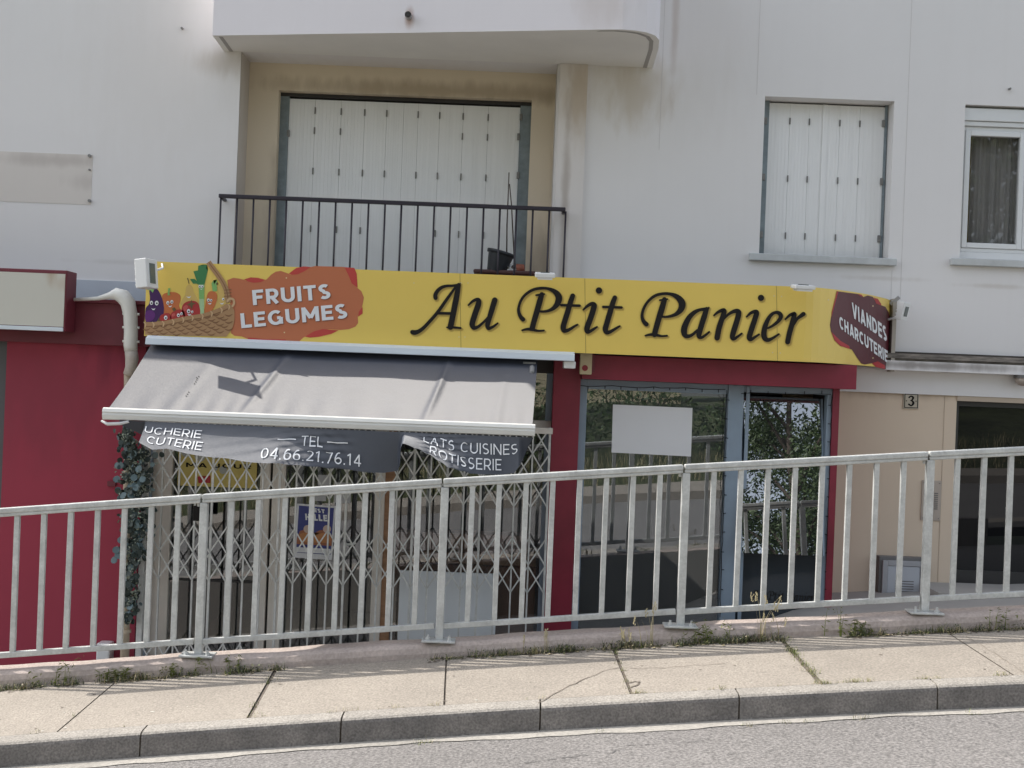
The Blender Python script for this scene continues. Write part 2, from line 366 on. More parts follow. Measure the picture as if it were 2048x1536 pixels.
# ------------------------------------------------------------------ setting: road, kerb, pavement, path
XL, XR = -9.0, 9.0
XS = [XL + (XR - XL) * i / 60 for i in range(61)]
YB = 8.10                                      # back edge of the pavement
def pz(x, y): return street(x) + .035 * (y - YB)
KH = .145
def kz(x): return pz(x, DK)
def strip(mb, x0, x1, ys, zf, n=8, mi=0):
    mb.grid(lambda a, b: (x0 + (x1-x0)*a, ys[0] + (ys[1]-ys[0])*b, zf(x0 + (x1-x0)*a, ys[0] + (ys[1]-ys[0])*b)), n, 1, mi)
# joints of the pavement slabs: (photo x at back, y), (photo x at front, y), width m, weedy
J = [((-120,1392),(-300,1505),.010), ((222,1372),(95,1480),.010), ((547,1347),(488,1452),.026), ((893,1312),(888,1425),.012), ((1227,1299),(1268,1400),.018), ((1568,1285),(1652,1379),.030), ((1890,1262),(2045,1362),.008)]
def hit(px, py):
    u, v = uv(px, py); D = 7.5
    for _ in range(30):
        x = u * D / FOC; D = (EYE - pz(x, D)) * FOC / v
    return Vector((u * D / FOC, D, pz(u*D/FOC, D)))
JW = []
for a, b, wd in J:
    A, B = hit(*a), hit(*b); k = (B.x - A.x) / (B.y - A.y)
    JW.append((A.x + k * (YB - A.y), A.x + k * (DK + .13 - A.y), wd))
KY = DK + .13                                   # back of the kerb stones
mb = MB()
edges = [(-9.0, -9.0, 0)] + JW + [(9.0, 9.0, 0)]
for (b0, f0, w0), (b1, f1, w1) in zip(edges[:-1], edges[1:]):
    def fn(a, t, b0=b0, f0=f0, b1=b1, f1=f1, w0=w0, w1=w1):
        y = KY + (YB - KY) * t
        l = f0 + (b0 - f0) * t + w0/2; r = f1 + (b1 - f1) * t - w1/2
        x = l + (r - l) * a; return (x, y, pz(x, y))
    mb.grid(fn, 10, 6)
strip(mb, XL, XR, (KY - .01, YB + .02), lambda x, y: pz(x, y) - .009, 60, 1)
# cracks
def crack(pts, wd, mi):
    P = [hit(*p) for p in pts]; Q = []
    for a, b in zip(P[:-1], P[1:]):
        n = max(2, int((b - a).length / .05))
        for k in range(n):
            p = a.lerp(b, k / n); Q.append(Vector((p.x + random.uniform(-.008,.008), p.y + random.uniform(-.010,.010), 0)))
    Q.append(P[-1])
    for a, b in zip(Q[:-1], Q[1:]):
        d = Vector((b.x-a.x, b.y-a.y, 0)).normalized(); nn = Vector((-d.y, d.x, 0)) * wd * random.uniform(.3, .7)
        mb.face([(p.x, p.y, pz(p.x, p.y) + .003) for p in (a+nn, a-nn, b-nn, b+nn)], mi)
crack([(1076,1407),(1110,1388),(1160,1362),(1210,1342),(1240,1336)], .006, 1)
crack([(1240,1336),(1280,1338),(1330,1336),(1385,1331),(1450,1328)], .005, 2)
crack([(1255,1366),(1270,1364),(1280,1364)], .012, 1); crack([(1262,1375),(1275,1370),(1278,1366)], .012, 1)
crack([(1930,1272),(1985,1305),(2048,1345)], .004, 2)
for k in range(110):
    x = random.uniform(-4.2, 4.4); y = KY + .02 + (YB-KY-.04)*random.random(); r_ = random.choice((.004,.005,.006,.009,.013)); z_ = pz(x, y) + .0025; n_ = 7; a0 = random.uniform(0, 6.28)
    mb.face([(x + r_*random.uniform(.6,1.3)*math.cos(a0+6.283*i/n_), y + r_*random.uniform(.6,1.3)*math.sin(a0+6.283*i/n_), z_) for i in range(n_)], random.choice((1, 2, 2, 3)))
pav = mb.build('pavement', [M['pave'], M['joint'], M['joint_soft'], mat('pale_grit', (.60,.57,.50), .9)]); tag(pav, kind='structure')

# kerb stones, one row in the setting
mb = MB()
kj = [-760,-360, 281, 681, 1079, 1476, 1872, 2270, 2670]
kx = [-9.0] + [W(p, 1470, DK).x for p in (-500, -118, 281, 681, 1079, 1476, 1872, 2270)] + [9.0]
prof = [(KY-.002, 0), (DK+.035, -.001), (DK+.016, -.006), (DK+.005, -.016), (DK, -.032), (DK-.006, -KH), (DK-.006, -KH-.06)]
for a, b in zip(kx[:-1], kx[1:]):
    n = 6; base = len(mb.v); np_ = len(prof)
    for i in range(n+1):
        x = a + .005 + (b - a - .010) * i / n
        for y, dz in prof: mb.v.append((x, y, pz(x, y) + dz))
    for i in range(n):
        for k in range(np_-1):
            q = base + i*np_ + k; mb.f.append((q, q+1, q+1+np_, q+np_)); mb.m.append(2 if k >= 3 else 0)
    mb.f.append(tuple(base + k for k in range(np_))); mb.m.append(0)
    mb.f.append(tuple(base + n*np_ + k for k in range(np_))[::-1]); mb.m.append(0)
mb.grid(lambda a, t: (XL+(XR-XL)*a, DK+.012, kz(XL+(XR-XL)*a) - .025 - .2*t), 60, 1, 1)
tag(mb.build('kerb', [M['kerb'], M['joint'], M['kerb_front']], smooth=False), kind='structure')
# gutter band and road
mb = MB()
def gut_edge(x): return DK - .105 - .018*math.sin(x*2.1) - .012*math.sin(x*7.3+1) - .008*math.sin(x*19)
NG = 240
mb.grid(lambda a, t: (XL+(XR-XL)*a, (DK+.01) + (gut_edge(XL+(XR-XL)*a) - DK - .01)*t, kz(XL+(XR-XL)*a) - KH + .006 - .004*t), NG, 2)
tag(mb.build('gutter', M['gutter']), kind='structure')
def rz(x, y): return kz(x) - KH - .004 + .018 * (DK - y) * (1 if y > 3.6 else 0) + (0 if y > 3.6 else .018*(DK-3.6) - .018*(3.6-y))
YO = .7
mb = MB()
mb.grid(lambda a, t: (XL*2+(XR-XL)*2*a, YO + (DK-.01-YO)*t, rz(XL*2+(XR-XL)*2*a if abs(XL*2+(XR-XL)*2*a) < 30 else 0, YO + (DK-.01-YO)*t)), 80, 24)
def rhit(px, py):
    u, v = uv(px, py); D = 6
    for _ in range(30): D = (EYE - rz(u*D/FOC, D)) * FOC / v
    return Vector((u*D/FOC, D, 0))
def rcrack(pts, wd):
    P = [rhit(*p) for p in pts]; Q = []
    for a, b in zip(P[:-1], P[1:]):
        n = max(2, int((b - a).length / .04))
        for k in range(n):
            p = a.lerp(b, k/n); Q.append(Vector((p.x + random.uniform(-.012,.012), p.y + random.uniform(-.012,.012), 0)))
    for a, b in zip(Q[:-1], Q[1:]):
        if random.random() < .35: continue
        d = (b-a).normalized(); nn = Vector((-d.y, d.x, 0)) * wd * random.uniform(.2,.7)
        mb.face([(p.x, p.y, rz(p.x, p.y) + .004) for p in (a+nn, a-nn, b-nn, b+nn)], 1)
rcrack([(990,1534),(1080,1524),(1160,1512),(1225,1506),(1255,1492),(1330,1488),(1420,1482)], .007)
rcrack([(1450,1510),(1560,1500),(1600,1512),(1700,1506)], .005)
tag(mb.build('road', [M['asphalt'], M['tar']]), kind='structure')
# lower path in front of the shop, behind the railing
def pathz(x):
    t = min(1, max(0, (x - 1.5) / 1.1)); t = t*t*(3-2*t)
    return street(x) - .46*(1-t) - .17*t
mb = MB()
mb.grid(lambda a, t: (XL+(XR-XL)*a, 8.26 + (10.9-8.26)*t, pathz(XL+(XR-XL)*a)), 90, 4)
tag(mb.build('lower_path', M['path']), kind='structure')
# ground to the horizon
mb = MB(); mb.face([(-300,-300,-4), (300,-300,-4), (300,300,-4), (-300,300,-4)])
tag(mb.build('ground', M['bank']), kind='structure')
# opposite side of the street (seen in the window reflections)
mb = MB()
mb.grid(lambda a, t: (-18+36*a, -1.0 + (YO+1.0)*t, rz(-18+36*a, YO) + .13), 40, 2)
mb.grid(lambda a, t: (-18+36*a, YO + .002*t, rz(-18+36*a, YO) + .13 - .25*t), 40, 1)
tag(mb.build('opposite_pavement', M['pave']), kind='structure')
def bankz(x, y): return rz(x, YO) + .13 + max(0, min(1.1, (-1.0 - y) * .22)) + .05*math.sin(x*1.7+y) * (1 if y < -1.2 else 0)
mb = MB(); mb.grid(lambda a, t: (-18+36*a, -30 + 29*t, bankz(-18+36*a, -30+29*t)), 60, 30)
tag(mb.build('hillside', M['bank']), kind='structure')

# ------------------------------------------------------------------ concrete upstand under the railing
posts = [(-73,1022,1340), (410,988.5,1307), (891,957.5,1278), (1373,929,1249), (1861,903,1222), (2342,879,1197)]
def top_at(px):
    for (a, t0, b0), (b, t1, b1) in zip(posts[:-1], posts[1:]):
        if px <= b or b == posts[-1][0]:
            k = (px - a) / (b - a); return t0 + (t1-t0)*k, b0 + (b1-b0)*k
up_pts = []
for px in range(-420, 2480, 40):
    t, b = top_at(px); p = W(px, b, DRAIL); up_pts.append((p.x, p.z - .012))
def upz(x):
    for (a, z0), (b, z1) in zip(up_pts[:-1], up_pts[1:]):
        if x <= b: return z0 + (z1-z0)*(x-a)/(b-a)
    return up_pts[-1][1]
ust = thing('retaining_upstand', 'long low pinkish concrete upstand carrying the galvanised guardrail', 'low wall', (0, DRAIL, 0))
mb = MB(); prof = [(8.27, -.9), (8.27, -.004), (8.255, 0), (DRAIL-.02, 0), (DRAIL-.05, -.006), (DRAIL-.075, -.025), (DRAIL-.088, -.06), (DRAIL-.095, -.6)]
n = 150; base = 0; P = len(prof)
for i in range(n+1):
    x = -5.2 + 10.4*i/n; wob = .006*math.sin(x*5.1) + .004*math.sin(x*13.7)
    for k, (y, dz) in enumerate(prof):
        mb.v.append((x, y - (wob if k > 3 else 0), upz(x) + dz + (.5*wob if 0 < k < 7 else 0)))
for i in range(n):
    for k in range(P-1):
        q = i*P + k; mb.f.append((q, q+P, q+P+1, q+1)); mb.m.append(1 if k == 0 else 0)
mb.build('concrete_body', [M['upstand'], M['path']], ust, smooth=False)

# ------------------------------------------------------------------ galvanised guardrail panels
GL = ['galvanised railing panel at the far left, in front of the red wall', 'galvanised railing panel in front of the closed shop door, left of the middle post',
      'galvanised railing panel in front of the white board and red pillar', 'galvanised railing panel in front of the shop window and beige wall', 'galvanised railing panel at far right before the dark entrance door']
for i in range(5):
    (xa, ta, ba), (xb, tb, bb) = posts[i], posts[i+1]
    A, B = W(xa, ta, DRAIL), W(xb, tb, DRAIL)
    root = thing('guardrail', GL[i], 'guardrail', (B.x, DRAIL, B.z - 1.08), 'guardrail panels along the pavement')
    d = (B - A).normalized(); a = A + d*.006 + Vector((-.018, 0, 0)); b = B - d*.006 + Vector((-.018, 0, 0))
    mb = MB(); up = (0, 1, 0)
    mb.obox(a + Vector((0,0,-.018)), b + Vector((0,0,-.018)), .036, .064, 0, (0,1,0))
    mb.obox(a + Vector((0,0,-.047)), b + Vector((0,0,-.047)), .024, .052, 0, (0,1,0))
    mb.build('handrail', M['galv'], root, bevel=.007)
    lo = -(1248 - 957.5) * DRAIL / FOC + .006
    mb = MB(); mb.obox(a + Vector((0.03,0,lo-.019)), b + Vector((-.012,0,lo-.019)), .038, .036, 0, (0,1,0)); mb.build('bottom_rail', M['galv'], root, bevel=.004)
    for k in range(8):
        t = (k + 1.03) / 9.0; p = A.lerp(B, t)
        jx = random.uniform(-.0025, .0025); mb = MB(); mb.box(p.x-.0175, p.x+.0175, DRAIL-.015, DRAIL+.015, p.z + lo - .004, p.z - .056); mb.v = [(x + jx*(z-p.z)/1.0, y, z) for x, y, z in mb.v]
        mb.build('baluster', M['galv'], root, bevel=.003)
    mb = MB(); mb.box(B.x-.026, B.x+.026, DRAIL-.026, DRAIL+.026, upz(B.x) + .014, B.z - .058)
    mb.box(B.x-.05, B.x-.03, DRAIL-.008, DRAIL+.008, B.z-.085, B.z-.02)
    mb.build('post', M['galv'], root, bevel=.005)
    zb = upz(B.x)
    pl = MB(); pl.box(B.x-.115, B.x+.11, DRAIL-.085, DRAIL+.06, zb + .003, zb + .016); plate = pl.build('foot_plate', M['galv'], root, bevel=.003)
    for sx in (-.075, .07):
        mb = MB(); mb.tube([(B.x+sx, DRAIL-.045, zb+.016), (B.x+sx, DRAIL-.045, zb+.032)], .017, 6); mb.tube([(B.x+sx, DRAIL-.045, zb+.03), (B.x+sx, DRAIL-.045, zb+.05)], .008, 8)
        mb.build('bolt', M['galv'], plate)

# ------------------------------------------------------------------ apartment building
bld = thing('apartment_building', 'pale rendered apartment building with a red shop extension on its ground floor', 'building', (0, DW, -1))
ROOF = 5.65; ROOF2 = 5.10  # unseen left roof kept low so the sun can reach the awning
def wall_holes(mb, x0, x1, z0, z1, Y, holes, mi=0):
    """front face at Y with rectangular holes (x0,x1,z0,z1,depth) and their reveals"""
    xs = sorted({x0, x1, *[h[0] for h in holes], *[h[1] for h in holes]}); zs = sorted({z0, z1, *[h[2] for h in holes], *[h[3] for h in holes]})
    for a, b in zip(xs[:-1], xs[1:]):
        for c, d in zip(zs[:-1], zs[1:]):
            if any(h[0] <= a and b <= h[1] and h[2] <= c and d <= h[3] for h in holes): continue
            mb.face([(a,Y,c),(b,Y,c),(b,Y,d),(a,Y,d)], mi)
    for h in holes:
        a, b, c, d, e = h; y2 = Y + e
        mb.face([(a,Y,c),(a,Y,d),(a,y2,d),(a,y2,c)], mi); mb.face([(b,Y,c),(b,y2,c),(b,y2,d),(b,Y,d)], mi)
        mb.face([(a,Y,d),(b,Y,d),(b,y2,d),(a,y2,d)], mi); mb.face([(a,Y,c),(a,y2,c),(b,y2,c),(b,Y,c)], mi)
rx0, _, _, _ = rect(475, 200, 1108, 400, DW); rx1 = W(1107, 340, DW).x
soff = EYE + 642.8 * DW / FOC
rec = (rx0, rx1, EYE + .30, soff, DR - DW)
w1 = rect(1524, 197, 1783, 513, DW); w2 = (W(1925, 360, DW).x, W(1925, 360, DW).x + 1.13, W(1990, 520, DW).z, W(1990, 211, DW).z)
mb = MB()
wall_holes(mb, -9, 9, EYE + .05, ROOF, DW, [rec, (*w1, .23), (*w2, .12), (-9, -2.625, ROOF2, ROOF, 0)])
mb.face([(-2.625,DW,ROOF2),(-2.625,20,ROOF2),(-2.625,20,ROOF),(-2.625,DW,ROOF)]); mb.face([(-9,DW,ROOF2),(-2.625,DW,ROOF2),(-2.625,20,ROOF2),(-9,20,ROOF2)])
mb.face([(-2.625,DW,ROOF),(9,DW,ROOF),(9,20,ROOF),(-2.625,20,ROOF)]); mb.face([(-9,DW,-1.5),(-9,DW,ROOF2),(-9,20,ROOF2),(-9,20,-1.5)]); mb.face([(9,DW,-1.5),(9,20,-1.5),(9,20,ROOF),(9,DW,ROOF)])
mb.face([(-9,20,-1.5),(9,20,-1.5),(9,20,ROOF2),(-9,20,ROOF2)])
mb.build('wall', M['wall'], bld)
# faint vertical construction joints
mb = MB()
rj = mat('render_joint', (.60, .575, .56), .9)
for px, y0, y1 in ((1812, 0, 600), (1517, 0, 190), (1782, 540, 640), (1324, 0, 300)):
    mb = MB(); x = W(px, (y0+y1)/2, DW).x; mb.box(x-.0018, x+.0018, DW-.0015, DW+.01, W(px, y1, DW).z, W(px, y0, DW).z + (.3 if y0 == 0 else 0)); mb.build('render_joint', rj, bld)
for px, py in ((365,57),(2018,178)):
    p = W(px, py, DW); mb = MB(); mb.tube([(p.x, DW+.01, p.z), (p.x, DW-.03, p.z-.004)], .010, 8); mb.build('wall_plug', M['hinge'], bld)
# ghost of an old sign on the wall
g = rect(-60, 305, 184, 405, DW)
mb = MB(); mb.box(g[0]-.3, g[1], DW-.003, DW+.01, g[2], g[3])
gh = mb.build('sign_ghost', stained_wall('bare_render', (.70, .655, .61), [(-4.0, Z+1.80, .8, .08, (.44, .39, .36), .5), (-3.75, Z+1.62, .3, .1, (.46, .41, .38), .4)], streak=(.36,.30,.26)), bld); gh['label'] = 'pinkish rectangle of unpainted render left by an old sign'
for py in (312, 340, 402):
    p = W(180, py, DW); mb = MB(); mb.tube([(p.x, DW, p.z), (p.x, DW-.022, p.z)], .014 if py != 340 else .008, 8); mb.build('screw', M['hinge'], gh)

# upper balcony
P0 = [(-2.616, 10.03), (-.855, 9.71), (.62, 9.43), (.756, 9.41), (.86, 9.425), (.95, 9.46), (1.03, 9.54), (1.075, 9.66), (1.10, 9.9), (1.12, DW)]
P0 = [(-2.635, DW)] + P0
ub = MB(); n = len(P0); zt = ROOF + .35
ub.face([(x, y, soff) for x, y in P0][::-1], 1)
for (a, b), (c, d) in zip(P0[:-1], P0[1:]): ub.face([(a,b,soff),(c,d,soff),(c,d,zt),(a,b,zt)], 0)
ub.face([(x, y, zt) for x, y in P0], 0)
ubo = ub.build('upper_balcony', [M['balcony'], M['soffit']], bld)
mb = MB()
for (a, b), (c, d) in zip(P0[:-1], P0[1:]):
    if c < .7 and a > -2.62: continue
    ctr = Vector((-.7, 10.6)); 
    q = [Vector((a,b)), Vector((c,d))]; inn = [p + (ctr-p).normalized()*.05 for p in q]; in2 = [p + (ctr-p).normalized()*.085 for p in q]
    mb.face([(p.x, p.y, soff-.002) for p in (inn[0], inn[1], in2[1], in2[0])])
    if a < -2 or (a, b) == P0[-2]: mb.build('drip_groove', mat('soffit_groove', (.40, .38, .36), .9), ubo); mb = MB()
p = W(818, 33, 9.70)
mb = MB(); mb.tube([(p.x, p.y+.25, p.z+.01), (p.x-.004, p.y-.055, p.z)], .026, 14, cap=False); mb.tube([(p.x-.004, p.y-.054, p.z), (p.x-.004, p.y-.050, p.z)], .020, 14, 1)
mb.build('drain_spout', [mat('grey_pvc', (.36, .35, .34), .5), M['dark_gap']], ubo)

# recess behind the lower balcony: back wall with the shutter niche
sh = rect(550, 190, 1057, 560, DR); sh = (sh[0], sh[1], EYE + .30, W(805, 190, DR).z)
mb = MB(); wall_holes(mb, rx0, rx1, EYE+.30, soff, DR, [(*sh, .16)])
# slanting left cheek of the recess
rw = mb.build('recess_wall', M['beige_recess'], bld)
mb = MB(); mb.face([(rx0+.002, DW+.003, EYE+.3), (rx0+.002, DW+.003, soff), (rx0+.002, DR, soff), (rx0+.002, DR, EYE+.3)]); ck = stained_wall('cheek_render', (.58, .53, .48), [(-2.35, Z+1.2, 1, 1.0, (.34, .29, .25), .4)]); mb.build('recess_cheek', ck, bld); mb = MB(); mb.face([(rx1-.002, DW+.003, EYE+.3), (rx1-.002, DR, EYE+.3), (rx1-.002, DR, soff), (rx1-.002, DW+.003, soff)])
mb.build('recess_cheek', ck, bld)
mb = MB(); pr = rect(1113, 130, 1172, 560, DW-.03)
px0 = W(1112, 340, DW-.03).x; px1 = W(1168, 340, DW-.03).x
mb.box(px0, px1, DW-.035, DW+.02, EYE+.3, soff-.002); mb.build('pilaster', M['pilaster'], bld)
# big folding shutters
DSH = DR + .13
fr = MB()
lx0, lx1 = sh[0], sh[1]
fl, frr = W(574, 350, DSH).x, W(1036, 350, DSH).x
fr.box(lx0, fl, DSH-.03, DSH+.04, sh[2], sh[3]-.03); fr.box(frr, lx1, DSH-.03, DSH+.04, sh[2], sh[3]-.03); fr.box(lx0, lx1, DSH-.04, DSH+.04, sh[3]-.03, sh[3]+.01, 1)
fr.box(lx0-.01, lx1+.01, DSH+.05, DSH+.08, sh[2], sh[3], 1)
fro = fr.build('shutter_frame', [M['shutter_frame'], M['dark_gap']], bld)
cols = [631, 683, 730, 774, 808, 837, 880, 927, 977]
def xcol(px, py=222, D=DSH): return W(px, py, D).x
rows = {'a': 222, 'b': 262, 'c': 343, 'd': 458}
xs = [fl] + [xcol(c) for c in cols] + [frr]
for leaf in (0, 1):
    mb = MB(); seq = xs[0:6] if leaf == 0 else xs[5:11]
    for a, b in zip(seq[:-1], seq[1:]):
        mb.box(a+.0010, b-.0010, DSH-.012, DSH+.02, sh[2], sh[3]-.045)
        k = 7
        for q in range(1, k): 
            xx = a + (b-a)*q/k; mb.box(xx-.0022, xx+.0022, DSH-.0145, DSH-.011, sh[2], sh[3]-.046)
    mb.box(seq[0], seq[-1], DSH+.0, DSH+.019, sh[2], sh[3]-.047, 1)
    lf = mb.build('shutter_leaf', [M['shutter'], M['slat_gap']], bld)
    cc = cols[:4] if leaf == 0 else cols[5:]
    for c in cc:
        for rk, ry in rows.items():
            if rk == 'b' and c not in (631, 683, 927, 977): continue
            if rk == 'd' and c in (774, 837): continue
            # heights are level in the place: take them at the leaf's middle
            x = xcol(c); zc = W(631, ry, DSH).z
            mb = MB(); mb.box(x-.006, x+.006, DSH-.022, DSH-.011, zc-.030, zc+.030); mb.tube([(x, DSH-.022, zc-.026), (x, DSH-.022, zc+.026)], .0045, 6)
            mb.build('hinge', M['hinge'], lf)
# grime at the latch side
for px, py in ((1042,236),(1037,275),(1036,352),(578,268)):
    p = W(px, py, DSH); mb = MB(); mb.box(p.x-.012, p.x+.012, DSH-.045, DSH-.02, p.z-.03, p.z+.03); mb.build('latch', M['hinge'], fro, bevel=.004)

# shuttered window at right
D1 = DW + .18
fx0, fx1 = W(1533, 350, D1).x, W(1769, 350, D1).x
mb = MB(); mb.box(w1[0], fx0-.001, D1-.02, D1+.05, w1[2], w1[3]); mb.box(fx1+.001, w1[1]-.03, D1-.02, D1+.05, w1[2], w1[3]); mb.box(w1[1]-.03, w1[1], D1+.0, D1+.05, w1[2], w1[3]); mb.box(w1[0], w1[1], D1+.045, D1+.06, w1[2], w1[3], 1)
f1 = mb.build('shutter_frame', [M['shutter_frame'], M['dark_gap']], bld)
c1 = [1579, 1618, 1647, 1679, 1719]
xs1 = [fx0] + [W(c, 243, D1).x for c in c1] + [fx1]
for leaf in (0, 1):
    seq = xs1[0:4] if leaf == 0 else xs1[3:]
    mb = MB()
    for i, (a, b) in enumerate(zip(seq[:-1], seq[1:])):
        mb.box(a+.001, b-.001, D1-.012, D1+.02, w1[2]+.006, w1[3]-.016)
        for q in range(1, 6):
            xx = a + (b-a)*q/6; mb.box(xx-.002, xx+.002, D1-.0142, D1-.011, w1[2]+.007, w1[3]-.017)
    if leaf == 0: mb.box(seq[-1]-.012, seq[-1]+.028, D1-.022, D1-.013, w1[2]+.006, w1[3]-.016)
    mb.box(seq[0], seq[-1], D1, D1+.018, w1[2]+.007, w1[3]-.017, 1)
    lf = mb.build('shutter_leaf', [M['shutter'], M['slat_gap']], bld)
    for c in (c1[:2] if leaf == 0 else c1[3:]):
        for ry in (243, 358, 472):
            x = W(c, 243, D1).x; zc = W(1579, ry, D1).z
            mb = MB(); mb.box(x-.0055, x+.0055, D1-.022, D1-.011, zc-.028, zc+.028); mb.tube([(x, D1-.022, zc-.024), (x, D1-.022, zc+.024)], .0045, 6); mb.build('hinge', M['hinge'], lf)
for px, py in ((1530,243),(1526,355),(1521,470),(1765,248),(1761,364),(1756,478)):
    p = W(px, py, D1); mb = MB(); mb.box(p.x-.012, p.x+.014, D1-.035, D1-.015, p.z-.03, p.z+.03); mb.build('latch', M['hinge'], f1, bevel=.004)
mb = MB(); mb.box(w1[0]-.09, w1[1]+.06, DW-.055, DW+.2, w1[2]-.062, w1[2]); mb.build('window_sill', M['sill'], bld, bevel=.006)

# window at far right with roller shutter box
D2 = DW + .07
win = MB(); zb, ztp = w2[2], w2[3]
zbox = W(1990, 255, D2).z
def fr4(mb, x0, x1, z0, z1, t, y0, y1, mi=0):
    mb.box(x0, x0+t, y0, y1, z0, z1, mi); mb.box(x1-t, x1, y0, y1, z0, z1, mi); mb.box(x0+t, x1-t, y0, y1, z0, z0+t, mi); mb.box(x0+t, x1-t, y0, y1, z1-t, z1, mi)
fr4(win, w2[0], w2[1], zb + .07, zbox, .035, D2, D2+.06)
wf = win.build('window_frame', M['pvc'], bld, bevel=.004)
mb = MB(); mb.box(w2[0], w2[1], D2-.005, D2+.07, zb+.012, zb+.069); mb.build('lower_profile', M['pvc'], wf, bevel=.004)
for i in (0, 1):
    x0 = w2[0]+.036 + i*(w2[1]-w2[0]-.072)/2; x1 = x0 + (w2[1]-w2[0]-.072)/2 - .002
    mb = MB(); fr4(mb, x0, x1, zb+.107, zbox-.036, .045, D2-.012, D2+.045); s_ = mb.build('sash', M['pvc'], bld, bevel=.005)
    mb = MB(); mb.box(x0+.045, x1-.045, D2+.015, D2+.02, zb+.15, zbox-.08); mb.build('pane', M['glass_win'], s_)
cu = MB(); cu.grid(lambda a, t: (w2[0]+.05+(w2[1]-w2[0]-.1)*a, D2+.13+.018*math.sin(a*60+2*math.sin(a*9))+.006*math.sin(a*143), zb+.12+(zbox-zb-.16)*t), 160, 1)
cu.build('curtain', mat('net_curtain', (.62, .60, .57), .9, var=.35, vscale=1.2, stretch=(12, 1, .3), col2=(.46, .45, .43)), wf)
cu = MB(); cu.grid(lambda a, t: (w2[0]+.05+.08*a, D2+.10+.012*math.sin(a*12), zb+.12+(zbox-zb-.16)*t), 12, 1); cu.build('side_drape', mat('ochre_drape', (.40, .33, .17), .9, var=.3, vscale=3, stretch=(9,1,.4)), wf)
rb = MB(); rb.box(w2[0], w2[1], D2-.04, D2+.05, zbox+.045, ztp-.02); rb.box(w2[0], w2[1], D2-.025, D2+.05, zbox+.002, zbox+.043)
rb.build('roller_shutter_box', M['pvc'], bld, bevel=.006)
mb = MB(); mb.box(w2[0]-.085, w2[1]+.06, DW-.055, DW+.11, zb-.062, zb-.002); mb.build('window_sill', M['sill'], bld, bevel=.006)

# canopy band and beige entrance wall at right
xb0 = W(1560, 730, 10.4).x
zc0, zc1, zc2 = W(1920, 745, 10.38).z, W(1920, 726, 10.38).z, W(1920, 714, 10.38).z
mb = MB(); mb.box(xb0, 9, 10.38, DW+.3, zc0, zc1)
mb.box(xb0, 9, 10.43, DW+.3, zc1, zc1+.022, 1); mb.box(xb0, 9, 10.395, DW+.3, zc1+.022, zc2+.012, 1); mb.box(xb0, 9, 10.47, DW+.3, zc2+.012, zc2+.03, 2)
mb.build('canopy_band', [M['wall'], mat('stained_ledge', (.36, .32, .28), .9, var=.75, vscale=5, stretch=(1, 1, 6)), mat('black_stain', (.10, .085, .075), .95, var=.5, vscale=9)], bld)
DB = 10.52
dx0 = W(1906, 1000, DB).x; dz1 = W(1975, 804, DB).z; dz0 = pathz(4.3) + .02
dx1 = dx0 + 1.25
mb = MB(); wall_holes(mb, W(1560, 900, DB).x, 9, -1.3, zc0 + .02, DB, [(dx0, dx1, -1.3, dz1, .22)])
mb.build('entrance_wall', M['beige'], bld)
mb = MB(); xo = W(1886, 900, DB).x
mb.box(xo-.004, xo, DB-.004, DB+.01, dz0-.4, zc0); mb.box(dx0-.002, dx1, DB-.012, DB+.05, dz1, dz1+.10); mb.build('door_surround', mat('beige_trim', (.55, .45, .35), .8, var=.1), bld)
DD = DB + .08
mb = MB(); mb.box(dx0, dx0+.05, DD, DD+.05, dz0-.3, dz1); mb.box(dx0+.05, dx1, DD, DD+.05, dz1-.045, dz1); mb.box(dx1-.05, dx1, DD, DD+.05, dz0-.3, dz1-.045); mb.box(dx0+.05, dx1-.05, DD, DD+.05, dz0-.3, dz0+.1)
ed = mb.build('entrance_door', mat('dark_door_metal', (.035, .033, .032), .4), bld)
mb = MB(); mb.box(dx0+.05, dx1-.05, DD+.02, DD+.03, dz0+.1, dz1-.045); mb.build('pane', M['glass_dark'], ed)
mb = MB(); mb.box(dx0-.3, 9, 9.95, DB+.02, -1.3, pathz(4.3)+.015); mb.build('doorstep', M['path'], bld)
mb = MB(); mb.box(W(1672, 1200, DB-.012).x, dx0, DB-.014, DB+.01, -1.3, W(1770, 1196, DB).z); mb.build('plinth', mat('grey_plinth', (.42, .41, .39), .9, var=.15), bld)

# ---- shop extension
xl = -9.0
zroof = W(220, 600, 9.85).z
bx1 = W(1672, 950, DS).x                          # right end of the extension
xd0, xd1 = W(280, 1000, DS).x, W(1097, 1000, DS).x   # door opening
pxr = W(1152, 1000, DS-.05).x
mb = MB()
xw0 = W(6, 900, DS).x
mb.box(xw0, xd0, DS, DW, -1.5, zroof-.02)
mb.build('red_wall', M['red'], bld)
mb = MB(); mb.box(-9, xw0-.02, DS+.08, DW, -1.5, zroof-.02); mb.build('neighbour_shutter', mat('dark_roller_shutter', (.10, .10, .105), .5), bld)
mb = MB(); zf0 = W(200, 690, 9.82).z
mb.box(-9, xd0+.25, 9.83, DS-.002, zf0, zroof-.03); mb.box(-9, xd0+.25, 9.80, DS+.1, zroof-.03, zroof)
mb.build('red_fascia', M['dark_red'], bld, bevel=.004)
mb = MB(); mb.box(-9, bx1, DS+.01, DW-.002, zroof-.02, EYE+.46)       # extension roof / balcony slab
mb.box(xw0, bx1, DS+.02, DW-.002, zroof-.15, zroof-.021)
mb.build('extension_roof', mat('roof_slab', (.72, .73, .74), .8, var=.15, vscale=3), bld)
mb = MB(); mb.box(-9, W(436, 540, DW-.01).x, DW-.012, DW+.01, zroof, W(200, 561, DW).z); mb.build('flashing_band', mat('pale_blue_band', (.56, .60, .66), .7, var=.1, vscale=3), bld)
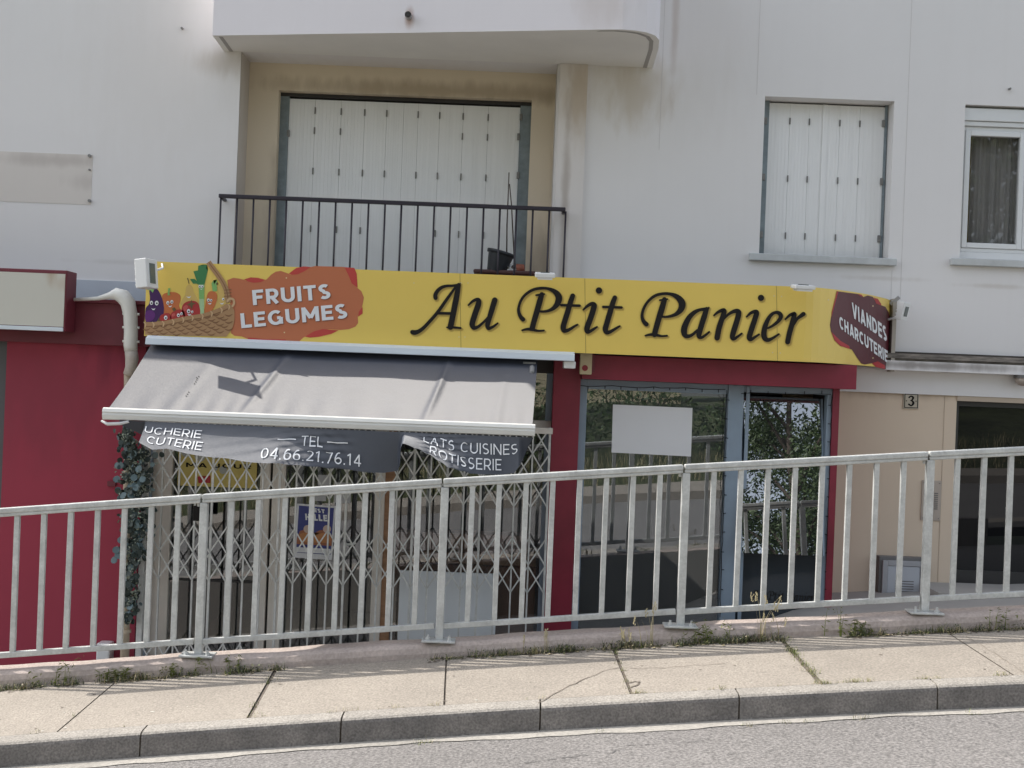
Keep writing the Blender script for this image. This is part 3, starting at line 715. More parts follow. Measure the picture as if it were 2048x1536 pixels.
mb = MB(); mb.box(xd1, pxr, DS-.06, DW, -1.3, EYE+.3); mb.build('red_pillar', M['red_metal'], bld, bevel=.004)
lx1_ = W(1714, 740, 9.7).x; zl0, zl1 = W(1430, 768, 9.7).z, EYE + 67.3*DSG/FOC - .106
mb = MB(); mb.box(pxr+.001, lx1_, 9.7, DW, zl0, zl1+.1); mb.build('red_lintel', M['red_metal'], bld, bevel=.003)
mb = MB(); mb.box(bx1-.055, bx1, DS-.02, DW+.02, -1.3, zl0); mb.build('red_corner_post', M['red_metal'], bld)
mb = MB(); mb.box(xd0, xd1, DS+.05, DW, EYE+.10, EYE+.3); mb.build('door_head', M['dark_gap'], bld)
# sign box back: dark carcass between sign and the extension
# shop window frame
Yf = DS
zwt = zl0; zwb = -1.2
xa = pxr; xm0, xm1 = W(1448, 1000, Yf).x, W(1479, 1000, Yf).x; xe = bx1 - .055
gl0, gl1 = W(1166, 1000, Yf).x, xm0
gtop = W(1310, 783, Yf).z
mb = MB(); mb.box(xa, gl0, Yf, Yf+.09, zwb, zwt); mb.box(gl0, xm0, Yf, Yf+.09, gtop, zwt)
mb.box(xm0, xm1, Yf-.012, Yf+.09, zwb, zwt); mb.box(xm1, xe, Yf, Yf+.09, W(1570, 787, Yf).z, zwt); mb.box(xe-.042, xe, Yf, Yf+.09, zwb, W(1570, 787, Yf).z)
zmid = W(1560, 1106, Yf).z
mb.box(xm1+.02, xm1+.05, Yf-.015, Yf, zwb, zwt-.005)
sw = mb.build('shop_window', M['frame'], bld, bevel=.004)
mb = MB(); mb.box(gl0, xm0, Yf+.05, Yf+.056, zwb, gtop); mb.build('pane', M['glass'], sw)
mb = MB(); mb.box(xm1, xe-.042, Yf+.03, Yf+.07, zmid-.012, zmid+.004); mb.build('transom', mat('dark_transom', (.05, .055, .06), .5), sw)
tl = R(11); ht = W(1570, 787, Yf).z - zmid
mb = MB(); Y0 = Yf - .115
def tp(x, h): return (x, Y0 + h*math.sin(tl), zmid + .004 + h*math.cos(tl))
mb.face([tp(xm1+.003,0), tp(xe-.045,0), tp(xe-.045,ht*.99), tp(xm1+.003,ht*.99)]); mb.build('tilted_pane', M['glass_tilt'], sw)
for a, b in ((xm1+.003, xm1+.014), (xe-.059, xe-.045)):
    mb = MB(); mb.face([tp(a,0), tp(b,0), tp(b,ht*.99), tp(a,ht*.99)]); mb.v = [(x, y-.004, z) for x, y, z in mb.v]; mb.build('sash_edge', M['frame'], sw)
mb = MB(); mb.box(xm1, xe-.042, Yf+.05, Yf+.056, zwb, zmid-.012); mb.build('lower_pane', M['glass_low'], sw)

# ---- lettering strokes shared by the sign and the window
A1 = dict(o=(800,550), k=8.533, s=[
 [(960,190,16),(800,415,24),(640,640,26),(500,800,26),(400,905,28),(320,962,32),(255,982,38),(212,975,36)],
 [(1003,172,34),(960,400,46),(905,680,46),(862,888,48)],
 [(1036,143,3),(1000,165,15),(900,184,19),(800,188,21),(710,215,26),(640,275,30),(606,340,33),(608,392,34)],
 [(630,652,21),(860,657,21)], [(802,895,11),(930,897,17),(1036,906,15)],
 [(1168,515,12),(1240,450,20),(1310,420,28),(1345,440,38),(1335,510,46),(1290,640,46),(1245,780,46),(1233,850,44),(1262,900,34),(1325,888,24),(1400,830,19),(1470,760,17),(1520,700,14)],
 [(1618,428,44),(1575,570,44),(1530,720,40),(1500,820,40),(1494,880,34),(1515,912,27),(1570,893,21),(1625,858,17),(1668,822,12)]])
A2 = dict(o=(1020,550), k=8.533, s=[
 [(222,758,36),(175,705,30),(147,620,24),(152,540,20),(190,430,20),(270,330,20),(390,255,22),(520,227,22),(640,232,22),(735,268,34),(805,325,48),(834,400,54),(808,490,46),(740,568,32),(650,612,22),(560,625,18),(500,620,16)],
 [(542,335,40),(510,440,46),(460,620,46),(410,790,44),(378,915,44)], [(445,345,12),(520,337,17),(588,326,10)], [(207,945,12),(290,925,20),(380,932,25),(480,953,16),(578,948,14)],
 [(1070,355,38),(1030,470,42),(980,640,44),(930,800,44),(908,890,45),(920,945,38),(972,948,29),(1040,915,22),(1100,876,18),(1152,848,14)], [(875,515,20),(1186,525,20)],
 [(1517,265,52)], [(1250,595,12),(1320,530,22),(1390,494,30),(1433,512,42),(1425,575,46),(1380,720,46),(1325,870,46),(1308,935,42),(1328,970,33),(1380,953,24),(1440,915,19),(1484,886,13)],
 [(1788,385,36),(1750,490,42),(1700,660,44),(1650,830,44),(1626,920,45),(1645,975,37),(1700,973,28),(1770,935,22),(1825,900,18),(1872,873,14)], [(1590,545,20),(1902,555,20)]])
A3 = dict(o=(1260,560), k=5.389, s=[
 [(176,478,23),(150,452,20),(131,410,16),(131,360,14),(155,290,13),(200,225,13),(270,170,14),(350,149,14),(430,151,15),(500,178,25),(548,226,34),(561,270,36),(545,320,30),(500,365,20),(440,389,14),(380,398,11),(350,396,10)],
 [(370,212,26),(345,300,30),(305,430,29),(272,550,28),(264,588,28)], [(320,218,8),(403,207,7)], [(165,600,8),(220,588,13),(270,591,16),(340,604,10),(398,601,9)],
 [(822,318,22),(760,320,15),(700,345,20),(640,400,26),(597,480,30),(580,545,32),(593,596,25),(632,606,18),(680,583,14),(722,543,12)], [(848,298,8),(832,314,16)],
 [(825,314,22),(800,390,28),(765,500,28),(744,575,28),(744,612,21),(772,619,14),(810,595,12),(852,560,9)],
 [(903,382,8),(950,345,14),(1000,326,20),(1013,342,25),(995,405,26),(960,510,28),(937,625,28)], [(1010,420,10),(1060,370,13),(1120,338,19),(1162,340,27),(1168,375,28),(1145,460,28),(1112,565,28),(1101,617,24),(1117,636,16),(1150,617,13),(1203,577,9)],
 [(1410,193,32)], [(1256,396,8),(1300,356,14),(1348,341,20),(1363,357,25),(1345,420,27),(1305,540,28),(1283,620,26),(1301,641,18),(1340,619,13),(1388,587,9)],
 [(1485,520,9),(1540,490,13),(1600,440,18),(1624,392,22),(1605,358,20),(1560,352,15),(1510,387,18),(1465,470,24),(1442,560,28),(1448,622,27),(1482,646,21),(1530,630,14),(1602,584,9)],
 [(1672,423,8),(1720,380,14),(1762,364,18),(1768,380,24),(1745,470,27),(1715,580,27),(1697,668,26)], [(1765,480,10),(1800,420,14),(1840,387,19),(1868,367,22)]])
def script_strokes():
    for d in (A1, A2, A3):
        for s in d['s']: yield [(d['o'][0] + x/d['k'], d['o'][1] + y/d['k'], h/d['k']) for x, y, h in s]
def script(mb, mp, off, dx=0, dy=0, grow=0, mi=0):
    for i, s in enumerate(script_strokes()):
        if len(s) == 1: mb.disc(s[0][0]+dx, s[0][1]+dy, s[0][2]+grow, mp, off + .001, mi, n=20); continue
        mb.ribbon([(x+dx, y+dy, h+grow) for x, y, h in s], mp, off + (i % 5)*.0005, mi)
# small copy of the shop name on the low window pane
mb = MB(); kk = (1628-1500)/(1615-820)
mp0 = plane(Yf+.05)
script(mb, lambda x, y, o: mp0(1500+(x-820)*kk, 1180+(y-565)*kk*1.25, .004+o), 0)
mb.build('glass_lettering', M['sign_black'], sw)

# shop door wall behind the grille: frames, panes
Yd = DS + .10
zdt = W(690, 842, Yd).z
def fx(px, py=1100): return W(px, py, Yd).x
mb = MB()
for a, b in ((302,341),(516,536),(541,567),(746,766)): mb.box(fx(a), fx(b), Yd-.03, Yd+.03, -1.3, zdt)
mb.box(xd0, xd1, Yd-.04, Yd+.04, zdt, zdt+.07)
df = mb.build('door_frame', M['alu'], bld, bevel=.004)
mb = MB(); mb.box(fx(536), fx(541), Yd+.0, Yd+.02, -1.3, zdt, 0); mb.box(fx(341), fx(516), Yd-.02, Yd+.02, W(430, 1163, Yd).z, W(430, 1159, Yd).z); mb.build('door_seal', M['dark_gap'], df)
mb = MB(); mb.box(fx(766), fx(785), Yd-.02, Yd+.03, -1.3, zdt); mb.build('wood_jamb', M['wood'], df)
mb = MB(); mb.box(fx(1080), xd1, Yd-.03, Yd+.03, -1.3, EYE+.1); mb.build('side_post', M['frame'], df); mb = MB(); mb.box(xd0, fx(302), Yd-.06, Yd+.03, -1.3, zdt); mb.build('side_post', M['frame'], df)
for a, b in ((341,516),(567,746),(785,1080)):
    mb = MB(); mb.box(fx(a), fx(b), Yd, Yd+.006, -1.3, zdt); mb.build('pane', M['glass_door'], df)
mb = MB(); mb.box(xd0, xd1, Yd, Yd+.006, zdt+.07, EYE+.1); mb.build('fanlight', M['glass_door'], df)
mb = MB(); p = W(574, 1110, Yd-.05); mb.obox(W(690,1090,Yd-.06), W(712,1086,Yd-.06), .02, .02); mb.build('handle', M['grille'], df)
# dark shop room
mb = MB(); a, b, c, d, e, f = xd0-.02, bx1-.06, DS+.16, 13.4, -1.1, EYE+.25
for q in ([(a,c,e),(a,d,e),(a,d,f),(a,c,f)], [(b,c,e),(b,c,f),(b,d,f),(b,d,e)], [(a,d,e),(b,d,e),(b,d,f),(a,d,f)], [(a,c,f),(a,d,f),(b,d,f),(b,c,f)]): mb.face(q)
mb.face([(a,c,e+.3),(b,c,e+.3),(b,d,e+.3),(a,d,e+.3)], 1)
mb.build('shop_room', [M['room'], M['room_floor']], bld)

# ------------------------------------------------------------------ things inside the shop, behind the glass
def px_box(mb, x0, y0, x1, y1, D0, D1, mi=0):
    a, b, c, d = rect(x0, y0, x1, y1, D0); mb.box(a, b, D0, D1, c, d, mi)
mb = MB(); px_box(mb, 795, 1144, 990, 1400, Yd-.065, Yd-.045)
tag(mb.build('white_board', M['board'], bevel=.003), 'plain white board standing at floor level behind the grille, against the glass', 'board')
cab = thing('wooden_counter', 'brown wooden counter standing behind the white board in the shop', 'counter', (W(930, 1200, 10.3).x, 10.4, -.8))
mb = MB(); px_box(mb, 772, 1130, 1066, 1440, 10.16, 10.6); px_box(mb, 880, 1120, 892, 1400, 10.15, 10.16)
mb.build('body', M['wood2'], cab, bevel=.004)
mb = MB(); px_box(mb, 774, 1150, 812, 1440, 10.14, 10.158); mb.build('side_panel', M['wood'], cab)
mb = MB(); px_box(mb, 768, 1106, 1072, 1128, 10.1, 10.62); mb.build('top', M['wood'], cab, bevel=.006)
mb = MB(); px_box(mb, 1000, 1150, 1062, 1420, 10.14, 10.158); mb.build('door', M['wood2'], cab)
for i, (x, lab) in enumerate(((800,'left pink box on the wooden counter in the shop'),(870,'second pink box on the shop counter, beside a brown one'),(925,'brown box in the middle of the shop counter'),(985,'pink box right of the brown one on the shop counter'),(1035,'rightmost pink box on the wooden shop counter'))):
    mb = MB(); m_ = M['wood'] if i == 2 else mat('pink_carton', (.62, .42, .36), .7, var=.1)
    px_box(mb, x-24, 1066 + i*2, x+24, 1106, 10.2, 10.45); px_box(mb, x-25, 1064 + i*2, x+25, 1072+i*2, 10.195, 10.455)
    tag(mb.build('carton', m_, bevel=.004), lab, 'box', 'cartons on the shop counter')
for i, (x0, y0, x1, y1, lab) in enumerate(((636,950,662,972,'small blank sheet taped high on the shop door glass'),(668,965,702,1006,'larger grey sheet beside the blue poster on the shop door'),(628,984,652,1002,'small card just above the blue poster'))):
    mb = MB(); px_box(mb, x0, y0, x1, y1, Yd-.004, Yd-.002); tag(mb.build('paper_sheet', mat('greyish_paper', (.50,.50,.51), .7)), lab, 'paper')
# yellow poster
yp = thing('yellow_poster', 'yellow poster with red badge behind the grille under the valance', 'poster', W(435, 970, Yd-.004))
mb = MB(); px_box(mb, 356, 880, 514, 974, Yd-.006, Yd-.003); mb.build('sheet', M['poster_yellow'], yp)
pm = plane(Yd-.006)
mb = MB(); mb.poly([(395,953),(421,951),(421,966),(397,966)], pm, .002); mb.build('red_badge', M['bright_red'], yp)
pg = mat('poster_grey', (.40,.40,.36), .5)
for x, y, r in ((372,905,9),(400,912,11),(430,909,9),(446,940,8),(430,936,6),(470,912,10),(498,915,9)): mb = MB(); mb.disc(x, y, r, pm, .0016); mb.build('grey_shape', pg, yp)
# blue poster
bp = thing('blue_poster', 'blue illustrated poster with white letters on the shop door glass', 'poster', W(630, 1118, Yd-.004))
mb = MB(); mb.poly([(594,1007),(672,1012),(664,1120),(588,1115)], pm, 0); mb.build('sheet', M['paper'], bp)
mb = MB(); mb.poly([(598,1011),(668,1016),(661,1110),(592,1105)], pm, .0012); mb.build('print', M['poster_blue'], bp)
mb = MB(); mb.poly([(594,1075),(600,1062),(612,1058),(626,1068),(640,1060),(655,1060),(665,1072),(663,1092),(593,1088)], pm, .0024); mb.build('brown_shape', M['poster_brown'], bp)
for x in (615, 654): mb = MB(); mb.disc(x, 1058, 8, pm, .0036); mb.build('round_shape', M['skin'], bp)
mb = MB(); mb.poly([(600,1068),(612,1064),(628,1072),(640,1066),(656,1066),(662,1078),(660,1086),(600,1084)], pm, .0030); mb.build('orange_shape', mat('poster_orange', (.55,.24,.09), .5), bp)
mb = MB(); mb.poly([(592,1094),(661,1098),(660,1108),(592,1104)], pm, .0030); mb.build('white_strip', M['paper'], bp)
def ptext(s_, x0, y0, x1, w_, cap):
    mb = MB(); text(mb, s_, affine((x0, y0), (x1-x0, 3), (-1, -cap), pm), w_, .14, .0036); mb.build('poster_lettering', M['white_print'], bp)
POST = [("H LLE", 611, 1040, 655, .13, 13), ("EST", 628, 1024, 650, .13, 8)]

# ------------------------------------------------------------------ stroke alphabet
def arc(cx, cy, rx, ry, a0, a1, n=14): return [(cx + rx*math.cos(R(a0+(a1-a0)*i/n)), cy + ry*math.sin(R(a0+(a1-a0)*i/n))) for i in range(n+1)]
def glyphs(w):
    """strokes inside a box of height 1, w = half stroke width (all y up)"""
    t = 1 - w; G = {}
    def add(c, wd, *st): G[c] = (wd, st)
    add('I', 2*w, [(w,0),(w,1)])
    add('L', .56, [(w,0),(w,1)], [(w,w),(.56,w)])
    add('F', .58, [(w,0),(w,1)], [(w,t),(.58,t)], [(w,.50),(.52,.50)])
    add('E', .60, [(w,0),(w,1)], [(w,t),(.60,t)], [(w,.51),(.55,.51)], [(w,w),(.60,w)])
    add('T', .66, [(.33,0),(.33,1)], [(0,t),(.66,t)])
    add('H', .72, [(w,0),(w,1)], [(.72-w,0),(.72-w,1)], [(w,.5),(.72-w,.5)])
    add('N', .76, [(w,0),(w,1)], [(.76-w,0),(.76-w,1)], [(w,1-w*.3),(.76-w,w*.3)])
    add('M', .90, [(w,0),(w,1)], [(.90-w,0),(.90-w,1)], [(w,1-w*.3),(.45,.25)], [(.90-w,1-w*.3),(.45,.25)])
    add('A', .80, [(w*1.05,0),(.40,1)], [(.80-w*1.05,0),(.40,1)], [(.17,.27),(.63,.27)])
    add('V', .78, [(w*1.05,1),(.39,0)], [(.78-w*1.05,1),(.39,0)])
    add('U', .72, [(w,1),(w,.38)] + arc(.36, .36, .36-w, .36-w, 180, 360) + [(.72-w,.38),(.72-w,1)])
    add('C', .74, arc(.40, .5, .40-w, .5-w, 48, 312, 20))
    add('O', .84, arc(.42, .5, .42-w, .5-w, 90, 450, 28))
    add('G', .80, arc(.41, .5, .41-w, .5-w, 48, 330, 20), [(.78-w,.05),(.78-w,.50)], [(.48,.47),(.78-w,.47)])
    add('D', .76, [(w,0),(w,1)], [(w,t),(.34,t)] + arc(.34, .5, .42-w, .5-w, 90, -90, 18) + [(w,w)])
    add('R', .66, [(w,0),(w,1)], [(w,t),(.36,t)] + arc(.36, .66, .30-w, .34-w, 90, -90, 12) + [(w,.32+w)], [(.34,.36),(.66-w*.9,0)])
    add('P', .62, [(w,0),(w,1)], [(w,t),(.34,t)] + arc(.34, .64, .28-w, .36-w, 90, -90, 12) + [(w,.28+w)])
    add('S', .60, arc(.30, .725, .28-w*.8, .275-w, 40, 270, 12)[:-1] + arc(.30, .27, .29-w*.8, .27-w, 90, -140, 12))
    add('J', .46, [(.46-w,1),(.46-w,.30)] + arc(.22, .30, .24-w, .30-w, 0, -150, 8))
    add('0', .62, arc(.31, .5, .31-w, .5-w, 90, 450, 24)); add('1', .40, [(.26,0),(.26,1)], [(.26,t),(.04,.80)])
    add('2', .58, arc(.29, .70, .28-w, .30-w, 160, -30, 12) + [(w,w)], [(w,w),(.58,w)])
    add('4', .64, [(.46,0),(.46,1)], [(.46,1-w*.5),(w,.30)], [(w*.6,.28),(.64,.28)])
    add('6', .60, arc(.30, .31, .30-w, .31-w, 0, 360, 20), [(w,.34)] + arc(.36, .40, .36-w, .58-w*.5, 175, 75, 8))
    add('7', .56, [(0,t),(.56,t)], [(.52,t),(.18,0)])
    add('3', .56, arc(.27, .73, .25-w, .27-w, 140, -90, 12)[:-1] + arc(.27, .28, .29-w, .28-w, 90, -145, 12))
    add('.', 2.4*w, [(w*1.2,0),(w*1.2,2*w)]); add('-', .8, [(0,.5),(.8,.5)]); add(' ', .32); add(',', 2*w)
    return G
def text(mb, s, mp2, w=.1, gap=.12, off=0, mi=0, width=None):
    """strokes of s laid on mp2(x, y, off); x runs 0..1 when width is None else in cap heights"""
    G = glyphs(w); tot = sum(G[c][0] for c in s) + gap*(len(s)-1); x = 0; k = 0
    sx = 1/tot if width is None else width
    for c in s:
        wd, st = G[c]
        for stroke in st:
            hw = w
            if width is None: # keep stroke weight even though x and y are scaled differently: scale by mapping
                pass
            mb.ribbon([(x+a, b, hw) for a, b in stroke], lambda p, q, o: mp2(p*sx, q, o), off + (k % 7)*.0004, mi, smooth=False, caps=False); k += 1
        x += wd + gap
    return tot

def affine(o, ex, ey, surf): return lambda x, y, off: surf(o[0] + ex[0]*x + ey[0]*y, o[1] + ex[1]*x + ey[1]*y, off)
for a_ in POST: ptext(*a_)
mb = MB(); text(mb, "MA JOUR", affine((372, 934), (130, 4), (0, -9), pm), .09, .2, .002); mb.build('poster_lettering', M['sign_black'], yp)
# ------------------------------------------------------------------ shop sign
CURVE = [(-4.0, DSG), (2.30, DSG), (2.36, 9.508), (2.42, 9.53), (2.50, 9.575), (2.573, 9.625), (2.70, 9.73), (2.82, 9.845), (2.95, 9.99), (3.077, 10.16), (3.19, 10.32), (3.285, 10.49)]
def sign_at(px, py, off=0):
    u, v = uv(px, py)
    for (a, b), (c, d) in zip(CURVE[:-1], CURVE[1:]):
        # ray X = u/FOC * Y
        k = u / FOC; den = (c - a) - k*(d - b)
        if abs(den) < 1e-9: continue
        t = (k*b - a) / den
        if t <= 1 or (c, d) == CURVE[-1]:
            t = min(t, 1.0)
            X, Yy = a + (c-a)*t, b + (d-b)*t
            nx, ny = (d-b), -(c-a); l = math.hypot(nx, ny)
            return Vector((X + nx/l*off, Yy + ny/l*off, EYE - v*Yy/FOC))
zs0, zs1 = EYE + 67.3*DSG/FOC, EYE + 217*DSG/FOC
sign = thing('shop_sign', 'long yellow shop fascia sign lettered Au Ptit Panier, curved at its right end', 'sign', (0, DSG, zs0))
xsl = W(291, 600, DSG).x
def sign_poly():
    pts = [(xsl, DSG)] + CURVE[1:]
    return pts
mb = MB(); SP = sign_poly()
for (a, b), (c, d) in zip(SP[:-1], SP[1:]): mb.face([(a,b,zs0),(c,d,zs0),(c,d,zs1),(a,b,zs1)])
mb.build('face_panel', M['yellow'], sign)
mb = MB(); inner = [(a, b + .035) for a, b in SP]
bk = 10.49
mb.face([(x, y+.004, zs1-.003) for x, y in SP] + [(SP[-1][0], bk, zs1-.003), (SP[0][0], DW-.02, zs1-.003)])
mb.face([(x, y+.004, zs0+.003) for x, y in SP] + [(SP[-1][0], bk, zs0+.003), (SP[0][0], DS-.08, zs0+.003)])
mb.face([(xsl, DSG+.004, zs0), (xsl, DS-.08, zs0), (xsl, DS-.08, zs1), (xsl, DSG+.004, zs1)])
mb.build('carcass', mat('sign_carcass', (.22, .20, .18), .7), sign)
mb = MB(); e = SP[-1]; mb.box(e[0]-.012, e[0]+.022, 10.40, 10.49, zs0-.03, zs1+.01); mb.build('end_trim', mat('aluminium_trim', (.40, .36, .31), .5, metal=.3), sign)
sm_ = mat('sign_seam', (.34, .24, .06), .5)
for px in (922, 1172, 1556):
    mb = MB(); mb.poly([(px+3.2, 400), (px+4.2, 400), (px-3.6, 800), (px-4.6, 800)], lambda x, y, o: Vector((sign_at(x, y, o).x, sign_at(x, y, o).y, zs0 if y > 600 else zs1)), .0006); mb.build('panel_seam', sm_, sign)
rv_ = mat('rivet_yellow', (.74, .62, .35), .4)
for px, py in ((922,566),(936,566),(918,674),(930,674),(573,556),(569,665),(1548,592),(1563,593),(1545,705),(1560,706),(1656,600),(1745,612),(1745,716),(828,566)): mb = MB(); mb.disc(px, py, 1.4, sign_at, .004); mb.build('rivet', rv_, sign)
# orange splash
def zq(o, k, P): return [(o[0]+x/k, o[1]+y/k) for x, y in P]
Q = lambda P: zq((440,520), 6.827, P)
mb = MB(); mb.poly(Q([(100,275),(180,243),(260,253),(330,270),(400,298),(480,309),(560,300),(640,262),(700,200),(760,160),(830,148),(900,173),(970,200),(1060,195),(1140,155),(1240,95),(1300,82),(1700,95),(1745,180),(1790,280),(1870,375),(1930,425),(1965,510),(1952,590),(1937,650),(1897,710),(1882,780),(1886,860),(1850,910),(1760,945),(1640,957),(1500,945),(1380,950),(1280,975),(1180,1040),(1140,1058),(1085,1108),(390,1082),(300,1045),(200,1035),(150,1000),(140,600)]), sign_at, .0012)
mb.build('orange_splash', M['orange'], sign)
mb = MB()
for P in ([(330,265),(420,237),(520,244),(620,270),(560,302),(460,311),(390,295)], [(940,185),(1040,110),(1140,87),(1240,95),(1160,150),(1060,197),(980,202)], [(1700,98),(1835,108),(1868,190),(1880,378),(1800,320),(1760,220)], [(1160,1047),(1280,975),(1400,943),(1620,960),(1520,1010),(1350,1050),(1230,1060)], [(1897,705),(1947,640),(1948,730),(1886,775)], [(385,1058),(620,1080),(900,1085),(900,1105),(385,1082)]):
    mb = MB(); mb.poly(Q(P), sign_at, .0024); mb.build('red_accent', M['print_red'], sign)
# burgundy splash on the curve
Q2 = lambda P: zq((1600,550), 6.98, P); cuts = list(range(1640, 1790, 5))
mb = MB(); mb.poly(Q2([(510,226),(830,268),(880,308),(940,286),(1012,304),(1040,350),(1110,415),(1190,445),(1230,515),(1255,590),(1268,680),(1268,1296),(1180,1318),(1060,1288),(1000,1232),(900,1250),(850,1235),(790,1150),(720,1040),(690,1032),(560,990),(480,915),(430,790),(415,700),(430,600),(470,420)]), sign_at, .0025, cuts=cuts)
mb.build('burgundy_splash', M['burgundy'], sign)
mb = MB()
for P in ([(432,790),(480,915),(560,990),(690,1032),(682,990),(560,920),(480,840)], [(800,268),(850,272),(880,306),(840,295)], [(1022,316),(1080,332),(1125,400),(1130,425),(1060,400)], [(1000,1232),(1080,1205),(1180,1262),(1180,1312),(1060,1286)], [(510,230),(530,230),(475,430),(432,600),(440,520)]):
    mb = MB(); mb.poly(Q2(P), sign_at, .004, cuts=cuts); mb.build('bright_red_accent', M['bright_red'], sign)
def affine(o, ex, ey, surf): return lambda x, y, off: surf(o[0] + ex[0]*x + ey[0]*y, o[1] + ex[1]*x + ey[1]*y, off)
for t_, o, ex, ey, w_ in (("FRUITS", (506.6,610.5), (155,-13), (-2.4,-30), .102), ("LEGUMES", (483.2,656.5), (212,-20), (-2.6,-29.5), .102), ("VIANDES", (1703.5,634), (69,50), (-1.5,-30), .105), ("CHARCUTERIE", (1678,656), (97,71), (-1.2,-25), .105)):
    if t_ in ("FRUITS", "LEGUMES"):
        mb = MB(); text(mb, t_, affine((o[0]+1.2, o[1]+1.6), ex, ey, sign_at), w_, .13, .0034); mb.build('lettering_shadow', mat('brown_print', (.27, .085, .04), .4), sign)
    mb = MB(); text(mb, t_, affine(o, ex, ey, sign_at), w_, .13, .0060); mb.build('lettering', M['white_print'], sign)
mb = MB(); script(mb, sign_at, .0008, 2.3, 2.8, 1.5); mb.build('script_shadow', M['sign_shadow'], sign)
mb = MB(); script(mb, sign_at, .0034, 2.0, 2.4, .3); mb.build('script_shadow_core', M['sign_shadow2'], sign)
mb = MB(); script(mb, sign_at, .0062, grow=.35); mb.build('script_lettering', M['sign_black'], sign)
# basket of vegetables printed at the left end
V = lambda P: zq((270,500), 8.083, P)
def vp(name, m_, polys, off):
    for P in polys: mb = MB(); mb.poly(V(P), sign_at, off); mb.build(name, m_, sign)
def sm(P, n=4):
    out = []; N = len(P)
    for i in range(N):
        p0, p1, p2, p3 = P[i-1], P[i], P[(i+1) % N], P[(i+2) % N]
        for k in range(n):
            t = k/n; out.append(tuple(.5*((2*b)+(c-a)*t+(2*a-5*b+4*c-d)*t*t+(-a+3*b-3*c+d)*t**3) for a, b, c, d in zip(p0,p1,p2,p3)))
    return out
vp('printed_pepper', M['carrot'], [sm([(440,740),(520,690),(640,680),(730,730),(735,820),(715,900),(740,1010),(600,1100),(470,1060),(460,900)])], .0015)
vp('printed_pear', M['pear'], [sm([(880,555),(930,600),(955,690),(1010,790),(1015,900),(760,900),(755,820),(810,720),(830,600)]), sm([(1330,600),(1400,560),(1460,640),(1480,780),(1450,920),(1300,990),(1300,850),(1350,760)])], .0015)
vp('printed_aubergine', M['aub'], [sm([(235,640),(330,610),(400,690),(450,820),(470,960),(440,1090),(320,1168),(175,1162),(175,950),(225,880),(245,780)])], .0030)
vp('printed_aubergine_shine', M['aub2'], [sm([(180,1000),(280,980),(330,1050),(280,1140),(178,1150)])], .0045)
vp('printed_leek_leaves', M['green'], [[(1025,255),(1080,240),(1090,265),(1110,235),(1165,240),(1150,310),(1180,320),(1125,560),(1030,560),(990,545),(940,545),(890,470),(960,465),(1000,500),(945,345),(1020,330)]], .0030)
vp('printed_leek_stem', M['green3'], [[(1030,560),(1125,560),(1122,720),(1115,1045),(1045,1048),(1040,720)]], .0036)
vp('printed_leek_shade', M['green2'], [[(1034,600),(1122,600),(1120,790),(1040,790)]], .0048)
vp('printed_tomato', M['tomato'], [sm([(760,930),(800,860),(880,825),(980,830),(1040,900),(1040,1060),(820,1080),(770,1020)]), sm([(580,1040),(640,985),(740,960),(800,1010),(790,1110),(590,1125)]), sm([(410,1070),(480,1025),(560,1030),(590,1120),(520,1150),(410,1150)])], .0040)
vp('printed_tomato_shine', M['tomato2'], [sm([(780,930),(830,890),(860,920),(810,990)]), sm([(600,1040),(640,1020),(650,1060),(610,1080)])], .0052)
vp('printed_carrot', M['carrot'], [sm([(1180,700),(1250,665),(1320,700),(1330,790),(1280,930),(1210,1010),(1125,1030),(1140,880)])], .0042)
vp('printed_sprig', M['green2'], [[(1240,540),(1270,490),(1280,560),(1330,480),(1325,580),(1330,665),(1260,670)], [(540,620),(575,615),(560,700),(575,730),(530,735)], [(200,650),(240,625),(320,625),(290,690),(250,650)]], .0054)
vp('printed_calyx', mat('print_olive', (.14, .10, .04), .4), [[(840,885),(900,850),(920,800),(930,850),(990,860),(940,890),(920,960),(890,900)], [(600,950),(640,925),(670,965),(630,1000)], [(360,1150),(390,1090),(400,1130),(430,1150)], [(845,455),(860,450),(885,545),(872,550)], [(1310,540),(1330,520),(1350,545),(1325,575)]], .0056)
for x, y, r in ((270,855,27),(355,858,30),(535,855,24),(600,840,24),(1050,590,20),(1090,592,20),(1190,810,22),(1235,815,18),(870,990,28),(930,1000,18),(500,1095,28),(705,1055,24),(755,1030,20),(1430,795,18)):
    p = zq((270,500), 8.083, [(x, y)])[0]; mb = MB(); mk = MB(); mb.disc(p[0], p[1], r/8.083, sign_at, .0072, ry=r*1.25/8.083); mk.disc(p[0]+.4, p[1]+.6, r*.48/8.083, sign_at, .0084); mb.build('printed_white_spot', M['white_print'], sign); mk.build('printed_dark_spot', M['sign_black'], sign)
for x, y, r in ((300,950,36),(570,905,34),(870,755,40),(1075,630,22),(1210,860,36),(880,1040,36),(1405,860,36)):
    P = [(x-r, y-r*.35), (x-r*.4, y+r*.05), (x+r*.4, y+r*.05), (x+r, y-r*.4), (x+r*.5, y+r*.55), (x-r*.3, y+r*.55)]; mb = MB(); mb.poly(V(P), sign_at, .0072); mb.build('printed_white_arc', M['white_print'], sign)
rim = [(165,1205),(300,1205),(460,1190),(620,1160),(780,1125),(930,1095),(1090,1070),(1240,1025),(1400,970),(1520,915)]
vp('printed_basket', M['wicker'], [[(165,1165),(300,1165),(460,1150),(620,1118),(780,1082),(930,1055),(1090,1030),(1240,985),(1380,930),(1480,870),(1550,880),(1610,980),(1610,1130),(1590,1230),(1540,1320),(1480,1400),(165,1372)]], .0058)
mb = MB()
